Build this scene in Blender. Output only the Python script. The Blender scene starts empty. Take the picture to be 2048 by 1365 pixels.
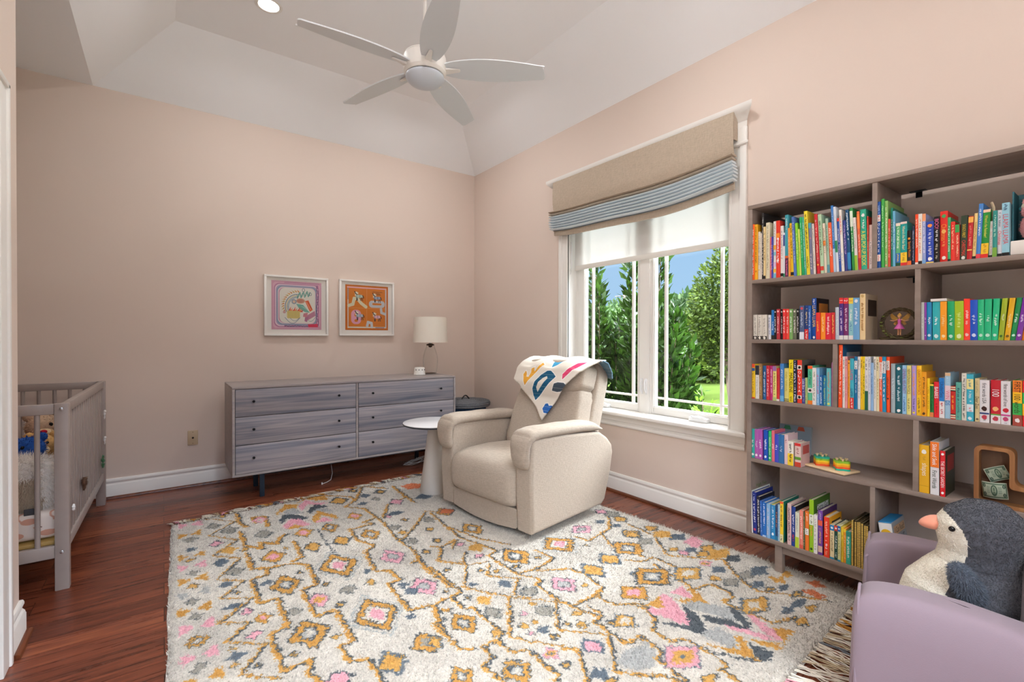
SKY_BOOST, SKY_SUNSIDE, SUN_E, CAN_E, EXPO, ADDED_SUN_E = 7., 42., 1.3, 8.2, .0, 11.5
BOOKDATA = """0 f 12786 12661 296 2 f0611a orange hardback|m:.1,.9,ffffff|
0 f 12653 12496 293 2 f3b228 amber yellow hardback|m:.3,.95,7a4a10;i:.15,d07a20|
0 f 12488 12381 252 1 e9dfcc thin cream book|m:.3,.9,8a8070;i:.2,e8c34a|
0 f 12374 12302 243 1 efe6da very thin cream book|m:.2,.9,8f8a86|
0 f 12294 12192 347 2 2b2a2c tall black book with white title|m:.05,.95,e8e4de|
0 f 12185 12076 272 2 e8cf98 tan book with dark base|m:.35,.9,6a5840;b:.0,.06,2a2522|
0 f 12065 11880 291 2 e3dbbd wide cream book|m:.15,.95,a59c80|
0 f 11873 11785 213 1 e8707c short pink book|m:.2,.8,f6c8c8|
0 f 11781 11705 214 1 3e3fa0 short violet blue book|m:.2,.8,c8c8ee|
0 f 11697 11567 291 2 eeece8 white book with coloured patches|m:.72,.95,9a9a9a;b:.5,.58,f0b040;b:.4,.46,8fc8d8;b:.2,.28,d8b8d8;b:.1,.16,f0c040;b:.0,.08,80c0d8|
0 f 11556 11370 291 2 e03a28 red book with white spots|m:.25,.7,ffffff;i:.68,ffffff;i:.3,ffffff;b:.7,.78,f0902a|
0 f 11363 11218 262 2 f1efec white book with black corner mark|m:.35,.9,9a9aa6;b:.02,.08,202020|
0 f 11211 11134 224 1 e8e8ee thin white book with navy patch|b:.7,.95,2a3f8a;b:.0,.08,2a9060|
0 f 11127 10974 312 2 3f9fae teal book with patterned foot|m:.75,.95,d8f0f0;b:.0,.3,5a2448;m:.02,.28,e070a0;b:.3,.34,d0602a|
0 f 10960 10870 244 5 ee9a40 thin tangerine book|m:.3,.8,ffe0b0|
0 f 10857 10710 267 9 f3c62a bright yellow book|m:.3,.95,6a5010;b:.02,.08,201c18|
0 f 10699 10574 295 13 4f72b8 slate blue book|m:.2,.9,b8c8e8|
0 f 10557 10443 262 11 84cc2c lime green book|m:.3,.8,e0f4b0|
0 f 10437 10363 230 10 d4de6a thin yellow green book|m:.3,.8,8a9440|
0 f 10350 10244 288 14 18a860 emerald green book|m:.3,.9,a8e8c8|
0 f 10234 10143 286 14 45ad92 thin sea green book|m:.1,.9,d8f4ea|
0 f 10126 9977 313 16 f2da38 tall yellow book with black title|m:.4,.95,1c1c10;m:.1,.3,5a5210|
0 f 9970 9842 251 10 7a7c96 grey mauve picture book|m:.1,.4,e8d8d8;b:.9,1.,4aa0b0;i:.7,c87a8a|
0 f 9829 9727 245 10 ece3d8 thin ivory book|m:.1,.9,a8a098|
0 f 9657 9531 288 15 c6202c tall red book|m:.2,.9,f0c8b8;i:.15,f0c040|
0 f 9519 9369 284 15 b8d8b4 pale green dotted book|m:.3,.9,2f5a3a;b:.05,.12,d04030|
0 f 9357 9252 238 11 e9dcc6 cream book with orange blocks|m:.4,.9,7a6048;b:.55,.65,ee8a3a|
0 f 9240 9136 259 11 a9c8b0 thin sage book|m:.4,.9,5f7f70;b:.0,.15,5f98a8|
0 f 9118 8978 237 12 ea5e30 orange red book with white title|m:.3,.9,ffe8dc|
0 f 8966 8870 315 16 3a7cc4 tall sky blue book|m:.4,.9,b0d0f0;b:.0,.35,b8d4ee|
0 f 8858 8757 306 16 dfe8f2 tall pale blue white book|m:.5,.9,c4d0e0;b:.3,.48,2f8a5c|
0 f 8748 8657 251 12 2c56ac short royal blue book|m:.2,.8,f0f0f8;b:.94,1.,d8382c|
0 f 8645 8540 287 14 f0ebe2 tall white book with red title|m:.6,.9,d84040;m:.1,.3,90b8d0|
0 f 8528 8412 236 11 343c88 dark blue book|m:.3,.9,c8b0d8|
0 f 8401 8277 282 13 14507c tall navy book|m:.5,.95,eef4f8;b:.03,.3,2f86c0|
0 f 8234 8121 287 13 2f9448 tall green book with white title|m:.3,.9,f0f8f0;b:.7,.95,e0ecd8|
0 f 8109 8003 240 11 eee6e2 white book with lime foot|m:.4,.9,b8a8a8;b:.0,.28,9ac83a|
0 f 7986 7880 266 10 ea6a44 tall coral book|m:.3,.6,f6d0c0;b:.0,.2,c83038;b:.7,.95,f0823a|
0 f 7869 7654 270 7 2fa588 wide teal pop-up book|t:.06,.64,f0e24a,A BIG POP-UP BOOK;m:.68,.82,ffffff;i:.9,f0f0f0|
0 f 7646 7605 235 3 c8402e thin red brown book|m:.3,.8,f0c0a0|
0 f 7600 7492 196 1 ecd4cc blush pink book with rounded top|m:.1,.6,8a7a78;b:.0,.62,efe4e2|
0 s 7290 7165 290 2 14509c tall blue book with striped bands|s:.38,.68,ffffff,OLIVIA;b:.7,.8,f4ece8;m:.71,.79,d84030;b:.1,.2,f4ece8;m:.11,.19,d84030;m:.82,.96,a8c8f0;m:.24,.36,f0f0ff|
0 s 7133 7031 299 2 42a84c tall grass green book|m:.3,.9,c8ecc0|
0 s 7023 6911 288 2 8cc06a light green book|m:.1,.9,f0f8e0;i:.03,f0a0a0|
0 s 6903 6819 207 1 c84c38 brick red book|m:.2,.8,f0c8b0|
0 s 6809 6735 254 2 14806a dark green blue book|m:.3,.8,b0e0d0|
0 s 6730 6647 238 2 6eb4d8 thin light blue book|m:.3,.8,d8f0f8|
0 s 6637 6482 184 1 5cb27c green book with blue foot|m:.4,.9,e8f4e0;b:.08,.3,2f70b8;b:.0,.08,1f5a3a;b:.93,1.,f0e0d0;m:.1,.28,f0d040|
0 s 6475 6259 186 1 16a09c teal book with yellow block|t:.36,.9,f4ecc0,Where's the Polar Bear?;b:.07,.3,f2c832;b:.0,.07,d82c2c;b:.95,1.,f0d8d0;m:.09,.28,b89020|
0 s 6249 6110 146 1 1c1a1c black book with orange title|t:.18,.72,f08a24,Spooky Pookie;i:.76,f0902a;b:.0,.12,e86a30|
0 s 6095 6006 161 1 283048 short dark patterned book|m:.1,.9,a0a8c0|
0 s 5991 5888 209 1 ee4c22 red orange book|m:.3,.9,ffe0c8;b:.0,.04,f8e8e0|
0 s 5881 5757 207 1 f0ece6 white book with orange lettering|m:.2,.9,e08a3a;b:.0,.06,181818|
0 s 5750 5642 205 1 9aa8dc periwinkle book with orange head|m:.2,.85,f0f0fc;b:.85,1.,f0a070;b:.0,.08,80b0e0|
0 s 5633 5392 170 1 2746ac blue book with white title|m:.2,.8,f0f0f8;i:.9,f09040;i:.1,ffffff;b:.0,.03,e8d060|
0 s 5380 5213 186 1 171516 black book with coloured letters|t:.72,.95,e86aa0,BOO!;m:.45,.7,e8e8e8;m:.04,.4,d0c8b0|
0 s 5206 4978 204 1 dc2a20 large red book with gold title|t:.42,.74,f0a038,Christmas;m:.3,.42,f0b060;i:.9,48a058;i:.08,f0e8e0;i:.6,f0c070|
0 s 4974 4888 176 1 3ba468 green book with pale title|m:.2,.8,e8f4e8;b:.0,.05,1a1a18|
0 s 4881 4754 156 1 e03226 bright red book|m:.3,.9,f6c8a0|
0 s 4748 4622 142 1 d83a2c red book with green head|m:.1,.7,f4e0b8;b:.78,1.,38a050|
0 s 4618 4422 174 -3 30402e dark green book with coloured title|t:.5,.8,f0d040,DOG'S FIRST;t:.1,.44,e04030,CHRISTMAS;i:.05,e8e8e0|
0 s 4414 4273 167 -5 bc1820 deep red book|m:.3,.8,e89080;b:.85,.98,f0b050;b:.2,.23,e8c060|
0 s 4264 4163 176 -6 f2d48c straw yellow book|m:.2,.8,b88a40;b:.0,.06,181412|
0 s 4154 4029 209 -8 4684cc tall cornflower blue book|m:.4,.9,f0f4fc;b:.0,.08,d83a48|
0 s 4021 3819 183 -7 1c8c34 green book with yellow block|t:.42,.88,f0e060,Where's the Reindeer?;b:.08,.3,f2c428;b:.0,.08,d82820;b:.94,1.,f4d0b0;m:.1,.28,c09020|
0 s 3806 3709 137 -3 eceae8 thin white book|m:.1,.9,d8b0a8;b:.0,.06,201c18|
0 s 3697 3580 174 -1 2f938c sea green book with lime foot|m:.4,.9,c8ecd8;b:.0,.2,7aae40|
0 s 3572 3449 174 0 e4e6ee white book with red title|t:.25,.55,c83040,Christmas;b:.0,.06,181614;m:.6,.95,8a8a98|
0 s 3441 3246 197 1 9cd2e4 wide pale blue book|t:.22,.78,d8485a,LLAMA LLAMA;b:.0,.06,181614;m:.84,.97,406080|
1 f 12714 12510 130 1 e2ddd2 white paperback|m:.2,.9,a8a49c;b:.0,.13,241c18;i:.06,f0ece0|
1 f 12483 12264 129 1 e2ddd2 white paperback|m:.2,.9,a8a49c;b:.0,.13,241c18;i:.06,f0ece0|
1 f 12236 11994 128 1 e2ddd2 white paperback|m:.2,.9,a8a49c;b:.0,.13,241c18;i:.06,f0ece0|
1 f 11932 11804 126 1 e6e6ea thin white paperback with blue marks|m:.2,.9,5068a0|
1 f 11791 11642 151 1 1f74c0 bright blue paperback|m:.3,.6,d8e8f8;b:.0,.14,302a28|
1 f 11624 11516 152 1 1c1b1e slim black paperback|m:.2,.75,f0ecec;i:.92,c8c8c8|
1 f 11508 11349 155 1 b4303c dark red paperback|m:.2,.75,f4dcdc;i:.92,f0c8c8|
1 f 11336 11213 152 1 19181b slim black paperback with white title|m:.2,.75,f0ecec;i:.92,c8c8c8|
1 f 11200 11061 154 1 e23436 red paperback|m:.2,.75,ffe4e0;i:.92,ffd8d0|
1 f 11053 10911 153 1 ea4638 scarlet paperback|m:.2,.75,ffe4e0;i:.92,ffd8d0|
1 f 10899 10734 152 1 7aa860 leaf green paperback|m:.2,.75,eef4e6;i:.92,e8f0e0|
1 f 10726 10571 151 1 6e745e olive grey paperback|m:.2,.75,eeece4;i:.92,e0e0d8|
1 f 10563 10442 151 1 1a191c narrow black paperback|m:.2,.75,f0ecec;i:.92,c8c8c8|
1 f 10426 10223 166 1 50628a slate book with white foot|m:.35,.8,c8d4e4;b:.0,.22,e8ecf4;i:.92,d04850|
1 f 10211 10031 167 1 23407e navy book with red foot|m:.4,.9,e0c890;b:.0,.3,d8282c;m:.02,.25,f8e8e0|
1 f 10023 9903 164 1 2060b0 blue paperback|m:.2,.9,d0e0f4|
1 f 9891 9703 200 1 164ea4 tall blue book with dark cover|t:.3,.82,f0c850,LLAMA LLAMA;i:.05,f4f0e8;m:.84,.97,f0f0f8|1c1a20,c07a30
1 f 9692 9518 129 1 e2342c red book with curled mark|m:.3,.7,f4c840|
1 f 9506 9305 128 1 f49226 bright orange book|m:.3,.85,fce0a0|
1 f 9294 9055 126 1 d8223a crimson book with white title|m:.2,.85,fce4e4|
1 f 9040 8903 127 1 c82c30 red and gold book|m:.2,.9,f0c060|
1 f 8892 8746 151 1 c4cfda silver grey book|m:.1,.7,eef2f6|
1 f 8735 8572 194 1 4c2f84 purple book with red head|m:.2,.75,f0e4f4;b:.86,1.,dc3030;t:.9,.97,ffffff,1;b:.0,.1,eceae8|
1 f 8558 8377 192 1 7a2a6c plum book with red head|m:.2,.75,f4e0ec;b:.86,1.,dc3036;t:.9,.97,ffffff,2;b:.0,.1,eceae8|
1 f 8363 8184 191 1 94cfd2 aqua book with yellow head|m:.45,.75,f8f8f0;b:.86,1.,f0d448;t:.9,.97,d86a30,3;b:.0,.1,eceae8;m:.2,.42,2f6ab0|
1 f 8174 7937 190 1 6ea6d4 light blue book|m:.3,.75,f0f6fc;i:.92,f0f6fc|
1 f 7927 7718 206 1 ecd2a0 tall tan book with beige cover|m:.2,.8,a8742c;i:.95,d0b070|cdb89a,3a2a20
1 s 5779 5680 156 1 c9cfca pale grey board book|m:.3,.7,eef0ee|
1 s 5674 5608 154 1 8a3fa6 purple board book|m:.45,.6,f0e4f8;i:.12,e0c8f0|
1 s 5601 5445 155 1 1588bc blue board book|m:.4,.6,f0f8ff;i:.12,d0ecf8|
1 s 5414 5179 155 1 2fb2ba turquoise board book|m:.4,.6,f0ffff;i:.1,d0f0f0|
1 s 5169 4977 155 1 f7a01c orange board book|m:.36,.64,fcd890;i:.1,fce0a8|
1 s 4963 4752 155 1 14a868 jade green board book|m:.36,.64,e8fff4;i:.1,c8f0dc|
1 s 4739 4479 154 1 a6c41e wide lime board book|m:.3,.7,dcec90;i:.1,e8f4b8|
1 s 4475 4296 162 1 f63a28 tall red board book|m:.3,.74,ffe4dc;i:.13,ffd0c8|
1 s 4289 4083 156 1 1450c0 royal blue board book|m:.38,.62,e8f0ff;i:.12,d0dcf8|
1 s 4075 3905 156 1 20bc80 mint green board book|m:.36,.66,e4fff2;i:.12,c8f4e0|
1 s 3898 3706 157 -1 18b47c spring green board book|m:.44,.6,e4fff2;i:.12,c8f4e0|
1 s 3701 3535 157 -5 1cba82 bright green board book|m:.34,.68,e4fff2;i:.12,c8f4e0|
1 s 3528 3390 157 -11 a2b82a leaning lime board book|m:.46,.62,ecf4c0;i:.1,3a6a20|
1 s 3373 3227 157 -14 eab41a leaning gold board book|m:.3,.62,f8e4a0;i:.1,7a5a10|
1 s 3218 3076 157 -17 0c8a4a leaning dark green board book|m:.42,.62,e0fff0;i:.12,c8f0dc|
1 s 3069 2927 157 -18 7a30a0 leaning purple board book|m:.42,.62,f0e0fc;i:.12,e0c8f0|
1 s 2922 2798 157 -19 f28a2a leaning orange board book|m:.42,.62,fff0d8|
2 f 12785 12594 184 1 f0cc28 yellow book with orange head|m:.15,.8,b88a18;b:.9,1.,e04c28;b:.8,.88,2a5aa0;b:.0,.04,d84a28|
2 f 12579 12383 176 1 f0eeea white book with dark blot|m:.1,.65,c0c0b8;b:.72,1.,2a2f3c|
2 f 12364 12209 186 1 9a7448 brown gold book|m:.1,.9,d0b888|
2 f 12190 12018 176 1 1e5c94 teal blue book|m:.1,.85,e0ecf4|
2 f 12003 11840 178 1 cc2c3c cherry red book|m:.1,.9,f8d8d8|
2 f 11833 11690 177 1 bc2c78 magenta book|m:.2,.9,f4c8e0|
2 f 11675 11498 177 1 ece286 pale yellow book with purple head|m:.15,.8,7a6030;b:.86,1.,a070b0;b:.0,.1,b8cc80|
2 f 11484 11348 167 1 d03034 small red book|m:.2,.8,b02024;b:.0,.06,e8e0d8|
2 f 11333 11153 191 1 3f86cc medium blue book|m:.3,.85,e8f0fa;b:.0,.15,70b4e0|
2 f 11142 10930 169 1 e6da80 soft yellow book|m:.25,.9,c8b850;b:.02,.04,404838;b:.07,.09,405038|
2 f 10916 10713 213 1 f6e21e tall yellow book with black title|t:.2,.72,141210,MADELINE;m:.78,.95,8a7c10;m:.02,.14,8a7c10|
2 f 10699 10533 212 1 1a2444 tall navy book with white title|m:.02,.98,f0f0f8|
2 f 10523 10319 213 1 e8402a tall red book with white squares|s:.24,.76,ffffff,OLIVIA;b:.78,.88,f4efe8;i:.83,181412;b:.1,.18,f4efe8;i:.14,181412|7a736c,141214
2 f 10309 10167 125 1 444a94 short indigo book|t:.56,.95,e8e4f8,Little Blue;m:.06,.5,a8a8d8|
2 f 10157 10062 128 1 b8c884 thin sage green book|m:.1,.9,7a8a58|
2 f 10053 9842 187 1 5cc49c mint book with orange ends|m:.5,.85,1f6a58;b:.92,1.,f05a24;b:.0,.1,f08020;b:.3,.42,ece4e0;i:.36,201818|
2 f 9829 9667 178 1 f0eeea white storybook|m:.1,.9,8a9078|
2 f 9654 9531 177 1 84bce4 pale blue storybook|m:.3,.85,e0507a;m:.05,.3,d0e8f8|
2 f 9521 9384 143 1 1c6cae short blue book with white title|m:.05,.95,e8f4fc|
2 f 9374 9254 144 1 2a84b0 short sea blue book|m:.05,.95,bcd870|
2 f 9241 9058 179 1 6accce aqua book with faint title|m:.1,.9,c08a70;i:.06,e0e070|
2 f 9031 8985 208 1 a8669c very thin mauve book|m:.3,.7,d0a8c8|
2 s 8742 8592 291 -1 ee5420 very tall orange red book|m:.1,.9,ffe8dc|16689c,cfe0ea
2 s 8574 8475 237 1 ece8e6 white slim paperback|m:.2,.65,90a0a8;m:.75,.95,303030|
2 s 8469 8379 237 1 e89ea0 rose pink slim book|m:.1,.6,c06068;m:.75,.95,403030|
2 s 8370 8284 220 1 f8ac30 light orange slim book|m:.2,.8,c87a10;i:.94,503010|
2 s 8275 8124 229 1 3fb0c4 turquoise book with red foot|t:.42,.92,d84c6a,LLAMA;t:.24,.4,18487a,LLAMA;b:.0,.22,dc2c2c;m:.02,.2,f8e0d8|
2 s 8116 8006 238 1 1474a8 blue slim book with white label|m:.3,.65,d8e8f4;b:.76,.92,f0f0f0;m:.77,.91,303030|
2 s 7997 7896 238 1 ecebe8 plain white slim book|m:.2,.65,8898a0;m:.75,.95,303030|
2 s 7888 7805 239 1 f4c828 golden yellow slim book|m:.2,.65,c08810;m:.76,.94,303030|
2 s 7796 7716 239 1 f8dc20 lemon yellow slim book|m:.3,.7,403818;m:.76,.94,303030|
2 s 7705 7582 239 1 e4e2e0 white slim book with green foot|m:.4,.65,b0b0b0;m:.75,.95,303030;b:.0,.36,125e44|
2 s 7577 7493 240 2 e0e4ec off white slim book|m:.3,.7,98a8c0;m:.75,.95,304060|
2 s 7487 7390 213 1 94bce4 pale blue slim book|m:.3,.8,5878b0|
2 s 7385 7291 240 2 ece8dc ivory slim book|m:.2,.65,a0a0a0;m:.75,.95,303030|
2 s 7283 7183 240 2 e9dfb4 cream yellow slim book|m:.2,.6,a89860;m:.75,.95,303030|
2 s 7175 7072 240 2 f06034 orange slim book|m:.3,.6,fce4d8;b:.6,.9,f4e8e0;m:.62,.88,e86a40|
2 s 7062 6939 241 2 1490c0 cyan slim book with white label|m:.2,.65,f0f8ff;b:.7,.92,eeeeee;m:.71,.91,303030|
2 s 6924 6810 241 2 f0501c vermilion slim book|m:.3,.65,603010;b:.76,.93,f4ece4;m:.77,.92,303030;i:.25,301008|
2 s 6777 6632 212 1 a4b8be blue grey hardback|m:.3,.7,d8e4e8|
2 s 6612 6399 208 1 14606e dark teal book with crescent|m:.25,.8,e0f0f4;i:.92,f4f4f0;i:.06,f4f0ec|
2 s 6382 6239 207 1 98c8ec baby blue book|t:.42,.93,8a2f78,GENERAL RELATIVITY;m:.06,.35,3c6cb0|
2 s 6224 6083 207 1 e6e08c pale lemon book|t:.42,.93,706020,NEWTONIAN PHYSICS;m:.06,.35,8c8440|
2 s 6068 5919 207 1 b49ede lavender book|m:.4,.93,f0a050;m:.06,.35,5c4890;i:.05,f0e060|
2 s 5907 5755 208 1 f8c824 sunny yellow book|t:.42,.93,c04a20,QUANTUM PHYSICS;m:.06,.35,806010|
2 s 5741 5582 183 1 f0a41c gold storybook|m:.2,.9,6a4408;i:.06,402808|
2 s 5575 5487 157 1 f8d020 slim yellow book|m:.2,.8,c89c10|
2 s 5480 5364 134 1 14803a short green book|m:.2,.9,0c4a20;b:.0,.14,e08048;b:.95,1.,f0d040|
2 s 5350 5196 144 1 dc1a2a red book with white title|t:.46,.94,ffffff,BABIES;m:.05,.4,a01018|
2 s 5185 5026 162 1 f0ecec white book with blue upper half|b:.42,1.,1c7ccc;t:.48,.93,103a78,UnderSea;m:.06,.38,c05058|
2 s 5013 4850 184 1 a4cce4 pale blue book with pink letters|b:.4,.72,ecd4dc;t:.42,.62,e07090,WIN;t:.28,.4,2f6ab8,DS;b:.93,1.,dcb890;m:.76,.9,c0dcec|
2 s 4837 4689 131 1 c8241c small red book with cream stripes|m:.3,.75,f0a83a;b:.88,.92,ece0c0;b:.95,.985,ece0c0;b:.1,.14,ece0c0;b:.03,.07,ece0c0;b:.85,.88,181412;b:.14,.17,181412|
2 s 4679 4525 148 1 5cac9c grey green book|m:.5,.85,1c5a6a;m:.06,.46,3a8080|
2 s 4514 4375 185 1 e6e2d6 off white book with black title|m:.04,.95,3a3834|
2 s 4364 4171 182 1 3fb4cc bright aqua book with yellow label|b:.68,.9,f0e49a;m:.7,.88,4a90a0;m:.4,.64,e0f8fc;b:.2,.36,e4f4f8;m:.21,.35,d86a78;i:.06,e8f8fc|
2 s 4140 4011 167 1 e0cc98 beige book with black title|t:.3,.58,2c241c,Dear Zoo;i:.06,5a4a38;m:.66,.95,b8a470|
2 s 3999 3738 162 1 ecebee thick white book with blue band|t:.45,.93,2a2a30,first words USA;i:.33,3a1814;b:.2,.235,1c3a78;i:.13,c03a50;m:.02,.07,a0a0a8|
2 s 3705 3441 164 1 c01228 thick red book with star|t:.62,.78,f8f4f4,100;i:.34,f0b878;b:.19,.22,58a83c;b:.0,.19,ece8e8;i:.11,b83048|
2 s 3429 3178 162 1 eceaee thick white book with pink band|t:.42,.93,2a2a30,first words of love;i:.33,c82038;b:.2,.235,c83c90;i:.13,c04070;m:.02,.07,a0a0a8|
2 s 3125 2887 167 1 6ab43c chunky book of coloured squares|b:.74,1.,f08020;b:.5,.74,f4c01c;b:.24,.5,34ac4c;b:.0,.24,a04438;t:.28,.97,241c10,FIRST 100 words;i:.12,f4e8e8|
2 s 2873 2641 167 1 e0202c chunky red book of coloured squares|b:.5,.74,2cb458;b:.24,.5,f4bc1c;t:.28,.74,241c10,FIRST 100 ANIMALS;i:.12,f0e8e8|
3 f 12798 12596 154 1 2fb0a2 teal board book|m:.35,.65,f0fff8;i:.12,f0fff8|
3 f 12592 12392 153 1 ae5eb0 mauve board book|m:.4,.6,f8ecf8;i:.12,f8ecf8|
3 f 12383 12182 156 1 b058b4 orchid board book|m:.35,.65,f8ecf8;i:.12,f8ecf8|
3 f 12117 11915 157 1 1450b8 royal blue board book|m:.35,.7,f0f4ff;i:.12,f0f4ff|
3 f 11905 11755 155 1 2cbc70 green board book|m:.2,.8,d8f8e4;i:.1,d8f8e4|
3 f 11746 11598 159 1 e06c80 pink board book|m:.4,.6,fce8ec|
3 f 11589 11398 144 1 3f4cc0 violet blue board book|m:.4,.65,f0f0ff|
3 f 11385 11122 146 1 2c6ea8 steel blue board book|m:.4,.6,e0ecf8|
3 f 11109 10942 150 1 e8ccd0 pale pink book|m:.7,.85,806068|
3 f 10929 10670 119 1 f0ece0 white book with yellow foot|m:.55,.9,24201c;b:.0,.5,f2d02a;m:.1,.48,3a3420|
3 f 10603 10321 117 1 e4c8c0 blush book with red ends|m:.5,.8,a05050;b:.88,1.,d83030;b:.0,.2,c8402c;b:.3,.42,58902c|d8b4b0,c0504a
3 s 5793 5479 197 1 eab21c wide golden book with owl face|t:.36,.62,f8f0dc,shapes;i:.86,f8f4ec;b:.145,.15,a87a10;m:.68,.76,c89820|
3 s 5446 5172 215 1 ecebee thick white book with orange head|b:.52,1.,ee7a20;t:.56,.96,ffffff,Slide and Seek;t:.12,.46,2c4a3c,First Words|
3 s 5132 4974 184 1 d81c28 red book with white capitals|t:.2,.78,ffffff,THE SECRET GARDEN;i:.93,ffffff;i:.08,ffffff|2a3018,a82420
4 f 12726 12668 274 10 ece8e4 thin white magazine|m:.6,.9,a8a8a8|e8ece0,2c8a8c
4 f 12661 12458 218 6 182c80 navy hardback|m:.25,.72,f4f4fc;m:.76,.95,c8d0f0;i:.1,c04060|
4 f 12444 12280 200 5 1c1e34 midnight blue book|m:.05,.92,e4e4ec|141420,8088a0
4 f 12269 12156 182 4 2c64b4 plain blue book|m:.1,.9,a0c0e8|
4 f 12142 11964 179 3 1c6cc0 vivid blue book|m:.3,.95,f0f4fc;b:.0,.05,b0cce8|
4 f 11950 11778 177 1 84b4dc powder blue book|m:.1,.9,d8c8d8|
4 f 11764 11546 175 1 2c8cc4 sky blue book|m:.3,.95,e8f4fc;i:.15,f0f8ff|e8d820,c05a6a
4 f 11532 11415 181 1 1e4270 navy book with orange title|m:.3,.8,f09048;b:.0,.12,2c80a8|
4 f 11405 11301 186 1 a4cce8 ice blue slim book|m:.1,.9,6a98c0|
4 f 11291 11133 207 1 f4cc2c yellow book with green cover|m:.35,.9,4a3c10;b:.0,.2,e8e0b0;m:.02,.18,303020;b:.95,1.,e05030|1a7a66,e0d040
4 f 10943 10762 206 1 d8b4b4 dusty pink book|m:.1,.9,3c2828|
4 f 10749 10571 197 1 183c8c dark blue book|m:.35,.8,f0f0fc;m:.1,.3,d04048|16161c,3a3c48
4 f 10562 10392 174 1 dfe4cc pale book with lime foot|m:.45,.9,98a8a0;b:.0,.3,b4cc34|
4 f 10382 10227 187 1 e88878 salmon pink book|m:.25,.85,fbe4dc;b:.0,.1,e0604c|
4 f 10218 10141 184 1 545c38 narrow olive book|m:.1,.9,b8b890|
4 f 10131 9969 191 1 ec7828 orange book with white squares|b:.4,.56,f0ece4;m:.42,.54,5a4a40;m:.75,.95,fcd8b8|
4 f 9939 9752 253 2 94c420 tall lime book with green cover|b:.52,.72,ecf0e0;m:.54,.7,506030;m:.3,.5,f0a040;i:.06,2c4a14|4c7a24,e4e8e0
4 f 9734 9577 186 1 e6e4e0 white book beside purple one|m:.1,.9,a8a4a0|
4 f 9562 9372 212 1 7440a4 purple book|m:.25,.6,dca868;b:.66,.78,e05a40;b:.06,.2,d8b8a8;m:.8,.96,c8b0e0|4a2868,a87830
4 f 9299 9081 189 1 e63c24 red orange book|m:.5,.9,f8c8b0;m:.2,.42,ffffff;m:.04,.18,f0a080|f0a820,2c2420
4 f 9052 8882 159 1 ecdcb0 cream early reader with blue head|b:.84,1.,1c80c0;m:.2,.78,8a7a50;b:.0,.05,2c90b8;i:.92,f0f4f8|
4 f 8874 8731 162 1 124a40 dark green early reader with red head|b:.84,1.,c8382c;m:.32,.7,ecf4ec;m:.08,.22,ecf4ec;i:.92,f4e0d8|
4 f 8723 8604 165 1 d8dca0 pale green early reader with blue head|b:.84,1.,1c6cb8;m:.15,.78,88844c;b:.0,.05,2c90b8;i:.92,f0f4f8|
4 f 8596 8505 161 1 f0d038 slim yellow early reader|m:.1,.8,8a7414|
4 f 8497 8407 158 1 f09a24 slim amber early reader|m:.1,.8,fce0b0;b:.9,1.,f4d030|
4 f 8399 8213 149 1 3cb49c teal book with white stripes|m:.2,.85,e8f4f0;b:.85,1.,2c9080;b:.0,.12,38a890|
4 f 8181 8106 209 1 54462c thin book with gold foil spine|g:0,1,d4b25a|
4 f 8075 8001 208 1 54462c thin book with gold foil spine|g:0,1,d4b25a|
4 f 7974 7917 206 1 54462c thin book with gold foil spine|g:0,1,d4b25a|
4 f 7909 7841 206 1 54462c thin book with gold foil spine|g:0,1,d4b25a|
4 f 7807 7729 206 1 54462c thin book with gold foil spine|g:0,1,d4b25a|
4 f 7693 7627 202 1 54462c thin book with gold foil spine|g:0,1,d4b25a|
4 f 7611 7535 201 1 54462c thin book with gold foil spine|g:0,1,d4b25a|"""
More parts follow.
